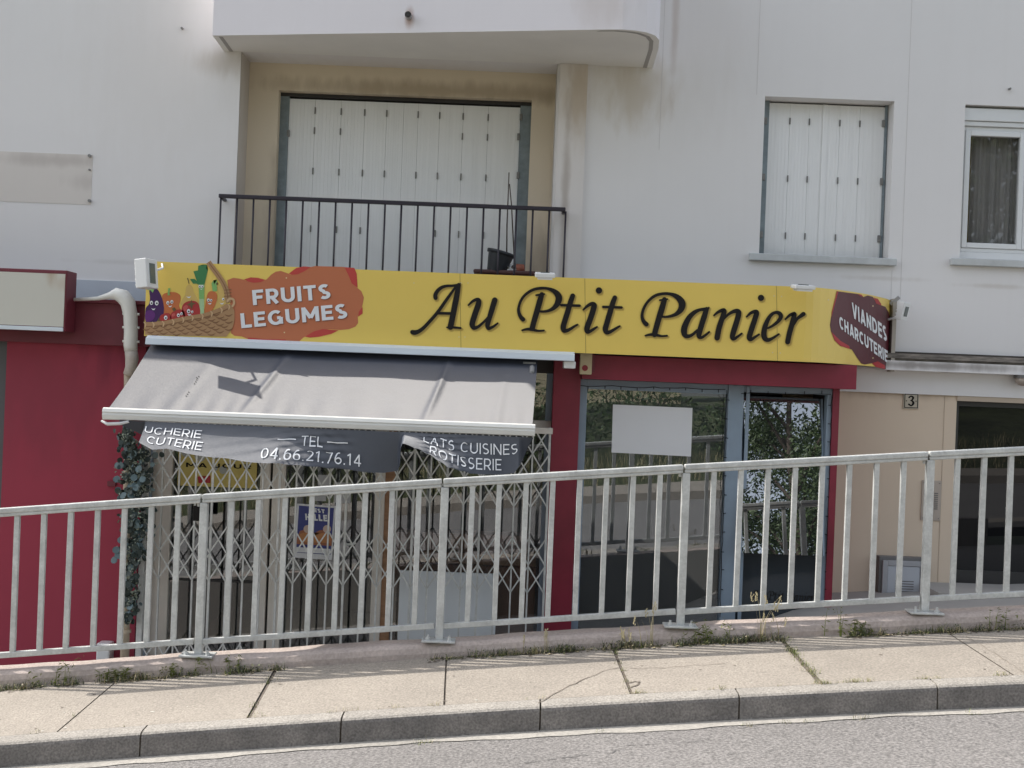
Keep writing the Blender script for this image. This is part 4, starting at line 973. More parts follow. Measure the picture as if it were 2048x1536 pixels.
for r_ in range(6):
    for c_ in range(11):
        x = 190 + c_*140 + (r_ % 2)*70; y = 1275 + r_*58 - c_*26 - (r_ % 2)*12 - max(0, c_-6)*14
        if x > 1560 or y > 1370 or y < 1030: continue
        if x > 1450 and y > 1290: continue
        mb.ribbon([(270+(x-62)/8.083, 500+(y+2)/8.083, .5), (270+x/8.083, 500+(y+22)/8.083, 1.6), (270+(x+62)/8.083, 500+(y-8)/8.083, .4)], sign_at, .0074 + .0003*(c_ % 3))
mb.build('printed_weave', M['wicker2'], sign)
mb = MB()
mb.ribbon([(270+x/8.083, 500+(y+30)/8.083, 1.0) for x, y in rim], sign_at, .0080)
mb.build('printed_rim_shade', M['wicker2'], sign)
for x, y in rim[0:]: mb = MB(); mb.ribbon([(270+(x-14)/8.083, 500+(y-36)/8.083, 1.1), (270+(x+12)/8.083, 500+y/8.083, 1.5), (270+(x-2)/8.083, 500+(y+44)/8.083, 1.1)], sign_at, .0086); mb.build('printed_rim_binding', M['wicker3'], sign)
hd = [(1190,196),(1250,280),(1340,400),(1420,520),(1480,650),(1500,760),(1520,850)]
mb = MB(); mb.ribbon([(270+x/8.083, 500+y/8.083, 5.2) for x, y in hd], sign_at, .0062, caps=False); mb.build('printed_handle', M['wicker'], sign)
mb = MB(); mb.ribbon([(270+(x+2)/8.083, 500+y/8.083, .9) for x, y in hd], sign_at, .0074, caps=False)
for y in (650, 700, 750): mb.ribbon([(270+1450/8.083, 500+y/8.083, .8), (270+1560/8.083, 500+(y-8)/8.083, .8)], sign_at, .0078)
mb.build('printed_handle_shade', M['wicker2'], sign)
mb = MB(); mb.ribbon([(270+x/8.083, 500+y/8.083, 2.2) for x, y in ((1500,830),(1530,790),(1590,800),(1605,860),(1580,910))], sign_at, .0082); mb.build('printed_loop', M['wicker3'], sign)

# ------------------------------------------------------------------ awning
aw = thing('awning', 'retractable grey fabric awning with ivory front bar and lettered valance over the shop door', 'awning', (W(640, 700, 9.4).x, 9.6, EYE+.2))
hx0, hx1 = W(292, 680, 9.42).x, W(1149, 715, 9.42).x
hz1, hz0 = W(720, 690, 9.42).z, W(720, 705, 9.42).z
mb = MB()
HP = [(9.78, hz1+.02), (9.46, hz1+.012), (9.41, hz1-.012), (9.40, hz0), (9.43, hz0-.004), (9.48, hz0+.012), (9.78, hz0+.02)]
for (a, b), (c, d) in zip(HP, HP[1:] + HP[:1]): mb.face([(hx0,a,b),(hx1,a,b),(hx1,c,d),(hx0,c,d)])
mb.face([(hx0,a,b) for a, b in HP]); mb.face([(hx1,a,b) for a, b in HP][::-1])
mb.build('hood', M['hood'], aw)
p0, p1 = W(1128, 722, 9.45), W(1151, 737, 9.45)
mb = MB(); mb.box(p0.x, p1.x, 9.45, 9.66, p1.z, hz0-.004); mb.build('end_cap', M['lamp_white'], aw, bevel=.006)
# fabric from roller to front bar
DBAR = 8.55
fxl, fxr = W(300, 700, 9.5).x, W(1075, 728, 9.5).x
zt_ = hz0 + .008
bz1, bz0 = W(640, 831.5, DBAR).z, W(640, 856, DBAR).z
bxl, bxr = W(206, 826, DBAR).x, W(1070, 862, DBAR).x
fold = [(-1.93,.028,.021,.30),(-.62,.026,.020,.22),(-.10,.03,.004,.1),(-2.45,.05,.006,.25)]
def fab(a, t):
    x = fxl + (fxr-fxl)*a + (bxl+.03 - fxl)*(1-a)*t + (bxr-.02-fxr)*a*t
    y = 9.54 + (DBAR+.02-9.54)*t; z = zt_ + (bz1-.012-zt_)*t
    z -= .022*math.sin(math.pi*t)*(.6+.4*math.sin(2.2*a+.4))
    for fx_, wd, h, sh_ in fold:
        d = (x - fx_ - sh_*(1-t)*.6) / wd; z += h*math.exp(-d*d)*(.35+.65*math.sin(math.pi*min(1,t*1.05)))
    z += .0035*t**4*math.sin(x*34 + 4*math.sin(x*3.1)) * (1 if t < .999 else .3) + .003*math.sin(x*6+t*3)*math.sin(math.pi*t)
    return (x, y, z)
mb = MB(); mb.grid(fab, 220, 40); mb.build('fabric', M['awning'], aw, smooth=True)
for q in range(9):
    u_ = .212 + random.uniform(-.004,.004); t_ = (.46, .475, .49, .51, .54, .57, .70, .73, .76)[q]
    p = Vector(fab(u_ - .05, t_)); mb = MB(); mb.face([p+Vector((-.005,0,.004)), p+Vector((.004,-.004,.003)), p+Vector((.006,-.013,-.004)), p+Vector((-.003,-.012,-.003))]); mb.build('fabric_tear', M['dark_gap'], aw)
mb = MB()
BP = [(DBAR+.05, bz1-.006), (DBAR+.01, bz1), (DBAR-.012, bz1-.008), (DBAR-.022, bz1-.030), (DBAR-.014, bz1-.034), (DBAR-.02, bz1-.05), (DBAR-.012, bz0+.006), (DBAR, bz0), (DBAR+.05, bz0)]
for (a, b), (c, d) in zip(BP, BP[1:] + BP[:1]): mb.face([(bxl,a,b),(bxr,a,b),(bxr,c,d),(bxl,c,d)])
mb.face([(bxl,a,b) for a, b in BP]); mb.face([(bxr,a,b) for a, b in BP][::-1])
mb.build('front_bar', M['bar'], aw)
# folding arms
for s_, xa_ in ((1, bxl+.55), (-1, bxr-.5)):
    mb = MB(); mb.tube([(xa_, DBAR+.06, bz0+.03), (xa_ + .62*s_, 9.0, bz0+.12)], .022, 8); mb.tube([(xa_+.62*s_, 9.0, bz0+.12), (xa_-.02*s_, 9.62, zt_-.06)], .025, 8); mb.build('arm', M['bar'], aw)
mb = MB(); mb.box(hx1-.40, hx1-.30, 9.46, 9.75, hz0-.17, hz0-.02); mb.tube([(hx1-.33,9.40,hz0-.06),(hx1-.33,9.34,hz0-.10),(hx1-.33,9.36,hz0-.15)], .02, 8); mb.build('wall_bracket', mat('grey_bracket', (.30,.30,.30), .5, var=.4, vscale=15), aw, bevel=.006)
mb = MB(); mb.tube([W(203, 842, DBAR+.02), W(215, 848, DBAR), W(240, 847, DBAR-.01), W(258, 843, DBAR-.01)], [.008,.012,.012,.010], 8); mb.build('rope_end', M['rag'], aw)
# valance
hem = [(240,850),(252,857),(268,866),(287,878),(294,884),(310,890),(322,895),(350,893),(390,903),(440,911),(480,915),(520,919),(560,921),(620,928),(660,935),(700,938),(735,943),(770,944),(796,941),(804,925),(808,885),(812,884),(830,892),(870,912),(900,930),(940,943),(975,946),(1005,948),(1028,945),(1044,925),(1056,895),(1066,878)]
LV = .275
SW = [(240,35),(292,47),(420,46),(560,45),(620,32),(680,14),(760,2),(798,0),(806,46),(850,46),(900,40),(950,24),(1000,10),(1040,14),(1066,30)]
def swing(px):
    for (a, b), (c, d) in zip(SW[:-1], SW[1:]):
        if px <= c: return b + (d-b)*(px-a)/(c-a)
    return SW[-1][1]
SC = DBAR / FOC
def hem_at(px):
    for (a, b), (c, d) in zip(hem[:-1], hem[1:]):
        if px <= c: return b + (d-b)*(px-a)/(c-a)
    return hem[-1][1]
def barbot(px): return 839 + (px-208)*(875-839)/(1070-208)
def val(px, s):
    """cloth point at photo column px, s metres below the front bar"""
    dz = max(.012, (hem_at(px) - barbot(px)) * SC); f_ = dz * math.tan(R(swing(px)))
    back = px < 292 or px > 1040
    t = s / LV
    # the top hangs, the lower part swings out
    y = DBAR - .018 - ((f_ + (.12 if 806 < px < 860 else 0)*max(0, 1-(px-806)/54)) * t**1.35 if not back else -f_*t)
    z = bz0 - 0 - (W(px, 800, DBAR).z*0) - dz * (t if back else (1.12*t - .12*t*t))
    x = W(px, barbot(px) + (hem_at(px)-barbot(px))*t, DBAR).x
    zz = W(px, barbot(px), DBAR).z - dz * t
    wr = 0
    if 500 < px < 720: wr = .008*math.sin(px*.11 + s*30) * math.sin(s*80 - px*.05 + 2*math.sin(px*.023)) * min(1, (px-500)/60, (720-px)/60) * (1 if s > .07 else s/.07)
    if 815 < px < 960: wr += .010*math.sin(px*.17 + s*45) * math.sin(s*80 - px*.11) * min(1, (px-815)/30, (960-px)/30) * (1 if s > .05 else s/.05)
    if 290 < px < 540: wr += (.0025 + .006*max(0,(px-420)/120))*math.sin(px*.07+s*70) * t
    wr += .006*math.sin(px*.031)*t
    return Vector((x, y + wr, zz + wr*.5))
def valn(px, s, off):
    p = val(px, s); a = val(px+1, s) - val(px-1, s); b = val(px, min(LV, s+.004)) - val(px, max(0, s-.004))
    nrm = a.cross(b); nrm = nrm.normalized() if nrm.length > 1e-9 else Vector((0,-1,0))
    if nrm.y > 0: nrm = -nrm
    if nrm.z < -.2 and nrm.y > -.3: nrm = -nrm
    return p + nrm*off
mb = MB(); mb.grid(lambda a, t: val(240 + (1066-240)*a, LV*t), 300, 36)
vo = mb.build('valance', M['valance'], aw, smooth=True)
def vtext(s_, px0, px1, s_base, cap, w_=.055):
    mb = MB()
    G = glyphs(w_); tot = sum(G[c][0] for c in s_) + .16*(len(s_)-1); sx = (px1-px0)/tot; x = 0; k = 0
    for c in s_:
        wd, st = G[c]
        for stroke in st:
            P = []
            for (a, b), (a2, b2) in zip(stroke[:-1], stroke[1:]):
                n = max(1, int(math.hypot(a2-a, b2-b)/.12))
                P += [(x+a+(a2-a)*i/n, b+(b2-b)*i/n, w_) for i in range(n)]
            P.append((x+stroke[-1][0], stroke[-1][1], w_))
            mb.ribbon(P, lambda p, q, o: valn(px0+p*sx, s_base - q*cap, o), .004 + (k % 6)*.0004, 0, smooth=False, caps=False); k += 1
        x += wd + .16
    mb.build('lettering', M['white_print'], vo)
vtext("UCHERIE", 295, 408, .135, .070); vtext("CUTERIE", 306, 416, .238, .072)
vtext("-", 560, 595, .130, .07); vtext("TEL", 606, 648, .138, .078); vtext("-", 656, 697, .128, .07); vtext("04.66.21.76.14", 533, 724, .245, .080)
vtext("LATS", 848, 909, .135, .078); vtext("CUISINES", 922, 1035, .135, .078); vtext("ROTISSERIE", 862, 1003, .245, .080)

# ------------------------------------------------------------------ folding security grille
DG = 9.78
gr = thing('security_grille', 'folding grey metal lattice grille drawn across the shop entrance', 'grille', (W(690, 1200, DG).x, DG, -.7))
gx0, gx1 = W(286, 1100, DG).x, W(1091, 1100, DG).x
NB = 24; st_ = (gx1-gx0)/NB
gzt = W(690, 852, DG).z; gzb = -1.0
for i in range(NB+1):
    x = gx0 + st_*i
    t_ = .013 if i % 4 else .018
    mb = MB(); mb.box(x-t_/2, x+t_/2, DG-.008, DG+.008, gzb if i else -1.2, gzt); mb.build('upright', M['grille'], gr)
def gz(px, py): return W(px, py, DG).z
row = (gz(480, 911) - gz(480, 964.5))
for zc_list in ([gz(480,911)+row, gz(480,911), gz(480,964.5)], [gz(380,1076), gz(380,1132)], [gz(500,1279)-.15, gz(500,1279)-.15-row]):
    mb = MB()
    for zc in zc_list:
        for i in range(NB):
            xa, xb = gx0+st_*i, gx0+st_*(i+1)
            mb.obox((xa, DG-.012, zc-row/2), (xb, DG-.012, zc+row/2), .011, .004, 0, (0,1,0)); mb.obox((xa, DG-.018, zc+row/2), (xb, DG-.018, zc-row/2), .011, .004, 0, (0,1,0))
            mb.tube([((xa+xb)/2, DG-.023, zc), ((xa+xb)/2, DG-.008, zc)], .008, 6)
    mb.build('lattice', M['grille'], gr)
mb = MB(); px_box(mb, 386, 1012, 403, 1042, DG-.05, DG-.02); mb.build('lock_box', M['sign_black'], gr, bevel=.003)
mb = MB(); mb.box(gx0-.03, gx1+.02, DG-.03, DG+.03, gzt, gzt+.05); mb.build('top_track', M['alu'], gr, bevel=.003)
mb = MB(); px_box(mb, 277, 860, 288, 1420, DG-.03, DG+.03); mb.build('side_channel', M['grille'], gr)

# ------------------------------------------------------------------ items on the facade
# white paper in the window
mb = MB(); P = [(1226,809),(1385,816),(1382,913),(1223,905)]; mpq = plane(Yf+.045)
mb.poly(P, mpq, 0); mb.poly(P, mpq, .006)
for (a, b), (c, d) in zip(P, P[1:]+P[:1]): mb.face([mpq(a,b,0), mpq(c,d,0), mpq(c,d,.006), mpq(a,b,.006)])
tag(mb.build('paper_notice', M['paper']), 'large blank white sheet stuck on the left shop window pane', 'notice')
# string of lights round the window frame
mb = MB()
def sag(a, b, n, amp=.006): return [Vector(a).lerp(Vector(b), i/n) + Vector((random.uniform(-amp,amp), 0, random.uniform(-amp,amp))) for i in range(n+1)]
yq = Yf - .016
runs = [(W(1158,768,yq), W(1146,1240,yq), 24, (-1,0,0)), (W(1160,771,yq), W(1452,779,yq), 18, (0,0,-1)), (W(1453,782,yq), W(1440,1235,yq), 24, (1,0,0)), (W(1482,786,yq), W(1662,790,yq), 10, (0,0,1)), (W(1664,792,yq), W(1652,1235,yq), 24, (-1,0,0))]
for a, b, n, dr in runs:
    pts = sag(a, b, n); mb.tube(pts, .0028, 5)
    for p in pts[1::2]: mb.tube([p, p + Vector(dr)*.022 + Vector((0,-.004,random.uniform(-.006,.006)))], .0035, 5)
tag(mb.build('light_string', M['sign_black']), 'dark string of fairy lights clipped round the shop window frame', 'string lights')
# house number
nt_ = thing('house_number', 'small cream tile with black figure 3 on the beige wall', 'house number', W(1821, 818, DB))
x0, x1, z0, z1 = rect(1806, 786, 1837, 818, DB); mb = MB(); mb.box(x0, x1, DB-.012, DB+.001, z0, z1); mb.build('tile', M['tile'], nt_, bevel=.002)
mb = MB(); fr4(mb, x0+.008, x1-.008, z0+.008, z1-.008, .007, DB-.0135, DB-.011); 
zc, xc = (z0+z1)/2, (x0+x1)/2
mb.ribbon([(-.020,.030,.007),(-.004,.042,.006),(.016,.030,.009),(.004,.006,.006),(-.006,.003,.004)], lambda x, y, o: Vector((xc+x, DB-.0135-o, zc+y)))
mb.ribbon([(-.004,.004,.004),(.014,-.004,.008),(.018,-.022,.010),(.002,-.040,.006),(-.020,-.030,.008)], lambda x, y, o: Vector((xc+x, DB-.0142-o, zc+y)))
for sx in (-.042, .042): mb.disc(sx, 0, .005, lambda x, y, o: Vector((xc+x, DB-.0135, zc+y)))
mb.build('figure', M['sign_black'], nt_)
# intercom
ic = thing('intercom_panel', 'beige metal intercom plate with two columns of buttons beside the entrance', 'intercom', W(1860, 1040, DB))
x0, x1, z0, z1 = rect(1842, 961, 1881, 1041, DB); mb = MB(); mb.box(x0, x1, DB-.012, DB+.001, z0, z1); mb.build('plate', M['intercom'], ic, bevel=.004)
for k in range(9):
    for sx in (.32, .74):
        zz = z1 - .11 - k*.017; xx = x0 + (x1-x0)*sx
        mb = MB(); mb.box(xx-.016, xx+.016, DB-.016, DB-.012, zz-.004, zz+.004); mb.build('button', M['box_dark'] if sx > .5 else M['tile'], ic)
for a in (.1, .9):
    for b in (.06, .94):
        mb = MB(); mb.tube([(x0+(x1-x0)*a, DB-.017, z0+(z1-z0)*b), (x0+(x1-x0)*a, DB-.011, z0+(z1-z0)*b)], .005, 8); mb.build('screw', M['hinge'], ic)
# meter box
mbx = thing('meter_box', 'grey utility meter box with hinged door at the foot of the beige wall', 'meter box', W(1802, 1230, DB-.1))
x0, x1, z0, z1 = rect(1757, 1117, 1849, 1250, DB-.1)
mb = MB(); mb.box(x0, x1+.01, DB-.09, DB, z0, z1+.01); mb.build('surround', M['box_dark'], mbx, bevel=.004)
mb = MB(); fr4(mb, x0+.025, x1, z0, z1-.02, .045, DB-.115, DB-.09); mb.build('frame', M['box_grey'], mbx, bevel=.004)
mb = MB(); mb.box(x0+.072, x1-.047, DB-.108, DB-.09, z0+.046, z1-.067); dr_ = mb.build('door', mat('pale_grey_door', (.50,.52,.55), .5, var=.08), mbx, bevel=.004)
mb = MB()
for k in range(5): mb.box(x0+.14, x1-.10, DB-.110, DB-.107, z1-.20-.022*k, z1-.192-.022*k)
mb.build('vent_slot', M['box_dark'], dr_)
mb = MB(); mb.tube([(x0+.13, DB-.112, z0+.10), (x0+.13, DB-.106, z0+.10)], .035, 16); mb.build('round_mark', M['box_dark'], dr_)
# lamp under the canopy
lp = thing('ceiling_lamp', 'small round lamp under the white canopy above the entrance', 'lamp', W(2044, 752, 10.42))
p = W(2046, 748, 10.43)
mb = MB(); mb.tube([(p.x, p.y, zc0+.0), (p.x, p.y, zc0-.025)], .075, 18); mb.build('base', M['box_dark'], lp)
mb = MB(); mb.tube([(p.x, p.y, zc0-.025), (p.x, p.y, zc0-.06), (p.x, p.y, zc0-.085), (p.x, p.y, zc0-.095)], [.068,.062,.04,.012], 18); mb.build('globe', M['intercom'], lp, smooth=True)
# yellow siren box and lamp arm under the sign
sr_ = thing('alarm_box', 'cream alarm box with red dot on the red lintel beside the awning', 'alarm', W(1173, 735, 9.64))
x0, x1, z0, z1 = rect(1160, 708, 1184, 749, 9.64); mb = MB(); mb.box(x0, x1, 9.64, 9.705, z0, z1+.02); mb.build('case', M['box_beige'], sr_, bevel=.006)
p = W(1170, 736, 9.63); mb = MB(); mb.tube([(p.x, 9.636, p.z), (p.x, 9.642, p.z)], .024, 18); mb.build('red_dot', M['red_dot'], sr_)
mb = MB(); mb.box(x1, x1+.022, 9.655, 9.70, z0+.02, z1); mb.build('bracket', M['dark_red'], sr_)

# floodlights on the sign
def floodlight(label, px, py, D, yaw, pitch, size, arm):
    root = thing('floodlight', label, 'floodlight', W(px, py, D), 'floodlights fixed to the shop sign')
    base = W(px, py, D); rot = Matrix.Rotation(yaw, 3, 'Z') @ Matrix.Rotation(pitch, 3, 'X')
    w_, h_, d_ = size
    def bx_(a0, a1, b0, b1, c0, c1, name, m_, par, bev=.004):
        mb = MB(); mb.box(a0, a1, b0, b1, c0, c1); mb.v = [tuple(base + rot @ Vector(v)) for v in mb.v]; return mb.build(name, m_, par, bevel=bev)
    body = bx_(-w_/2, w_/2, -d_/2, d_/2, -h_/2, h_/2, 'housing', M['lamp_white'], root, .006)
    bx_(-w_/2+w_*.27, w_/2-w_*.27, -d_/2-.006, -d_/2, -h_/2+.035, h_/2-.035, 'lamp_glass', M['lamp_glass'], body, .002)
    for k in range(5):
        z_ = -h_/2 + h_*(k+.7)/5.4; bx_(-w_/2+.02, w_/2-.02, d_/2, d_/2+.016, z_-.004, z_+.004, 'cooling_fin', M['lamp_white'], body, 0)
    mb = MB(); mb.tube(arm, .009, 8); mb.build('arm', M['lamp_white'], root)
b = W(292, 548, 9.30)
floodlight('white floodlight on the left end of the yellow sign, seen edge on', 293, 548, 9.28, R(74), R(-6), (.16, .225, .10), [b, b+Vector((.10,.10,.06)), (xsl+.12, DSG, zs1-.02)])
b = W(1090, 550, 9.36)
floodlight('slim white floodlight on the sign top edge above the first P', 1090, 550, 9.33, 0, R(-80), (.155, .11, .035), [b, b+Vector((0,.1,-.01)), (b.x, DSG+.03, zs1+.005)])
b = W(1606, 574, 9.36)
floodlight('slim white floodlight on the sign top edge above the word Panier', 1606, 574, 9.36, R(8), R(-82), (.165, .11, .030), [b, b+Vector((0,.1,-.01)), (b.x, DSG+.02, zs1+.004)])
b = W(1806, 622, 10.28)
floodlight('white floodlight with dark glass beyond the right end of the sign', 1806, 622, 10.26, R(48), R(12), (.13, .155, .055), [b+Vector((-.02,.02,-.05)), b+Vector((-.09,.10,-.07)), (3.29, 10.44, b.z-.06)])
p = W(1790, 601, 10.4)
mb = MB(); mb.obox(p + Vector((-.03,.03,-.03)), p + Vector((.03,-.02,.03)), .03, .02); tag(mb.build('cable_clip', M['box_grey']), 'small grey cable clip at the top right corner of the sign', 'clip')

# blank neighbour sign at left
ns = thing('blank_sign_box', 'blank dirty cream sign box in a dark red frame at the left edge', 'sign box', W(60, 660, 9.6))
x0, x1, z0, z1 = rect(-300, 540, 132, 660, 9.6); zt2 = W(60, 538, 9.6).z; zb2 = W(60, 660, 9.6).z
mb = MB(); mb.box(x0, x1-.0, 9.60, 9.82, zb2, zt2); mb.build('frame', M['dark_red'], ns, bevel=.006)
mb = MB(); mb.box(x0, x1-.012, 9.594, 9.6, zb2+.035, zt2-.03); mb.build('panel', M['sign_cream'], ns)
mb = MB(); mb.box(x0, x1-.012, 9.588, 9.61, zb2-.002, zb2+.03); mb.build('bottom_trim', M['hood'], ns, bevel=.003)

# ducts and pipes at left of the shop
dp = thing('white_duct', 'bulky white plastic cable duct bending over the red fascia beside the sign', 'duct', W(260, 720, 9.74))
mb = MB(); Dp = 9.74
pts = [W(148,599,Dp), W(195,597,Dp), W(220,591,Dp), W(232,588,Dp), W(246,593,Dp), W(256,606,Dp), W(261,630,Dp), W(262,665,Dp), W(261,690,Dp), W(262,702,Dp)]
mb.tube(pts, [.014,.016,.028,.052,.062,.060,.056,.055,.055,.052], 14); mb.build('sleeve', M['pipe_white'], dp, smooth=True)
mb = MB(); mb.tube([W(262,700,Dp), W(264,718,Dp), W(262,735,Dp), W(256,750,Dp)], [.050,.052,.046,.040], 14); mb.build('joint_sleeve', mat('grubby_tape', (.56,.50,.44), .7, var=.2, vscale=20), dp, smooth=True)
for y in (628, 655, 683): 
    mb = MB(); c_ = W(262, y, Dp); mb.tube([c_+Vector((-.068,0,0)), c_+Vector((.068,0,0))], .010, 8); mb.build('clip', M['pipe_white'], dp)
dw = thing('drainpipe', 'cream painted drainpipe down the red wall behind the leaf garland', 'drainpipe', W(252, 1300, 9.76))
mb = MB(); mb.tube([W(257,748,9.76), W(257,900,9.76), W(253,1100,9.76), W(248,1400,9.76)], .036, 14); mb.build('pipe', M['pipe_cream'], dw, smooth=True)
for y in (1115, 1262):
    c_ = W(252, y, 9.76); mb = MB(); mb.tube([c_+Vector((0,0,-.012)), c_+Vector((0,0,.012))], .041, 14); mb.build('collar', M['pipe_cream'], dw)
mb = MB(); px_box(mb, 214, 963, 231, 973, DS-.02, DS); tag(mb.build('socket_hole', M['dark_red'], bevel=.003), 'small dark socket on the red wall left of the garland', 'socket')
mb = MB(); px_box(mb, 190, 1287, 217, 1420, DS-.12, DS); mb2 = mb
tag(mb.build('white_cabinet', M['pvc'], bevel=.012), 'small white plastic cabinet at the foot of the red wall', 'cabinet')

# leaf garland
gd = thing('leaf_garland', 'artificial eucalyptus garland hanging down beside the cream drainpipe', 'garland', W(262, 1240, 9.68))
lm = [MB(), MB(), MB()]
rnd = random.Random(5)
def leaf(mb, c, r, n, el=1.0):
    n = n.normalized(); e1 = n.cross(Vector((rnd.uniform(-1,1), rnd.uniform(-1,1), rnd.uniform(-1,1)))).normalized(); e2 = n.cross(e1)
    P = []
    for k in range(8):
        a = 2*math.pi*k/8; P.append(c + e1*r*math.cos(a) + e2*r*el*math.sin(a) + n*(.12*r*math.cos(2*a)))
    mb.face(P)
path_g = [(252,855,14),(262,890,20),(272,930,26),(272,980,26),(268,1020,22),(272,1060,22),(268,1100,20),(262,1130,14),(262,1165,8),(262,1190,14),(262,1220,12),(258,1245,8)]
for (xa,ya,ra),(xb,yb,rb_) in zip(path_g[:-1], path_g[1:]):
    n = int(abs(yb-ya)*2.1*(ra+rb_)/36)
    for k in range(n):
        t = rnd.random(); x = xa+(xb-xa)*t; y = ya+(yb-ya)*t; r_ = (ra+(rb_-ra)*t)*1.12
        c_ = W(x + rnd.gauss(0, r_*.55), y + rnd.uniform(-4,4), 9.66 + rnd.uniform(-.06,.06))
        nn = Vector((rnd.uniform(-.8,.8), -1+rnd.uniform(-.2,.6), rnd.uniform(-.5,.8)))
        q = rnd.random()
        if q < .55: leaf(lm[0], c_, rnd.uniform(.012,.030), nn)
        elif q < .74: leaf(lm[1], c_, rnd.uniform(.014,.032), nn)
        else:
            for z_ in range(4): leaf(lm[2], c_+Vector((rnd.gauss(0,.016), rnd.gauss(0,.01), rnd.gauss(0,.018))), rnd.uniform(.006,.012), nn, .6)
for x, y in ((277,938),(285,958),(272,975),(268,955),(232,1100),(236,1110),(228,1120),(242,1080)):
    leaf(lm[1], W(x, y, 9.60), .03, Vector((rnd.uniform(-.3,.3), -1, .3)))
for m_, nm, mt in zip(lm, ('dark_leaves','blue_leaves','pale_leaves'), ('euc','euc2','euc3')): m_.build(nm, M[mt], gd)
mb = MB(); mb.tube([W(x, y, 9.70) for x, y, _ in path_g], .005, 6); mb.build('stem', M['stick'], gd)

# ------------------------------------------------------------------ balcony railing, planter things
DBR = 10.34
br = thing('balcony_railing', 'thin dark metal railing with upright bars across the lower balcony', 'railing', (W(784, 540, DBR).x, DBR, EYE+.5))
a, b = W(438, 391, DBR), W(1131, 420, DBR); zr = (a.z + b.z)/2
mb = MB(); mb.box(a.x, b.x, DBR-.02, DBR+.02, zr-.017, zr+.017)
for x in (a.x+.015, b.x-.015): mb.box(x-.014, x+.014, DBR+.02, DW, zr-.025, zr+.0)
mb.build('top_rail', M['black_metal'], br, bevel=.006)
xb_ = [W(436 + 33.0*i, 470 + 1.4*i, DBR).x + .0 for i in range(22)]
x_first, x_last = W(436, 470, DBR).x+.012, W(1128.5, 500, DBR).x
for i in range(22):
    x = x_first + (x_last-x_first)*i/21
    mb = MB(); mb.tube([(x, DBR, EYE+.62), (x, DBR, zr-.016)], .0085, 8); mb.build('bar', M['black_metal'], br, smooth=True)
mb = MB(); mb.box(x_first-.01, x_last+.01, DBR-.015, DBR+.015, EYE+.60, EYE+.63); mb.box(x_first-.01, x_first+.01, DBR-.01, DBR+.01, EYE+.46, EYE+.6); mb.box(x_last-.01, x_last+.01, DBR-.01, DBR+.01, EYE+.46, EYE+.6); mb.build('bottom_rail', M['black_metal'], br)
DT = 10.44
tz = W(1010, 541, DT).z
pt = thing('planter_trough', 'brown plastic planter trough on the balcony behind the railing', 'planter', W(1008, 560, DT))
x0, x1 = W(947, 540, DT).x, W(1072, 545, DT).x
mb = MB(); mb.box(x0, x1, DT-.05, DT+.10, tz-.035, tz); mb.build('rim', M['tray'], pt, bevel=.012)
mb = MB(); mb.box(x0+.03, x1-.03, DT-.035, DT+.085, EYE+.465, tz-.035); mb.build('trough', M['tray'], pt, bevel=.008)
c0 = W(993, 519, DT+.03)
fp = thing('flower_pot', 'black plastic flower pot lying tilted in the brown planter trough', 'flower pot', c0)
ax = Vector((.24, 0, 1)).normalized(); c0.z = tz - .01
mb = MB(); mb.tube([c0, c0 + ax*.155], [.082, .112], 22, cap=False); mb.tube([c0, c0+ax*.01], [.082,.082], 22); mb.build('body', M['pot'], fp, smooth=True)
mb = MB(); mb.tube([c0 + ax*.150, c0+ax*.152, c0 + ax*.178, c0+ax*.18], [.112,.124,.128,.116], 22, cap=False); mb.build('rim', M['pot'], fp, smooth=True)
mb = MB(); mb.tube([c0+ax*.12, c0+ax*.122], .104, 22); mb.build('soil', M['soil'], fp)
c1_ = W(1041, 525, DT); mb = MB(); mb.tube([Vector((c1_.x-.03, DT, tz+.012)), Vector((c1_.x+.035, DT-.01, tz+.02))], [.040,.028], 14); mb.v = [(x, y, z+.01) for x, y, z in mb.v]
tag(mb.build('terracotta_pot', M['terracotta']), 'small broken terracotta pot lying at the right of the planter trough', 'flower pot')
mb = MB(); c_ = W(1022, 528, DT-.02)
mb.grid(lambda a, t: (c_.x-.05+.10*a, DT-.02+.06*t, tz + .008 + .045*math.sin(a*3.1)*abs(math.sin(a*7+t*3))+.012*t), 10, 6)
tag(mb.build('white_rag', M['rag']), 'crumpled white rag in the planter between the two pots', 'rag')
for i, (P, lab) in enumerate((([(1013,535),(1014,450),(1016,400),(1018,345)], 'taller thin dry stick standing behind the black pot'), ([(1030,535),(1026,470),(1023,410),(1019,368)], 'shorter thin dry stick leaning right of the black pot'))):
    mb = MB(); mb.tube([W(x, y, DT+.06) for x, y in P], [.008,.007,.006,.005], 6); tag(mb.build('stick', M['stick'], smooth=True), lab, 'stick', 'sticks in the planter')

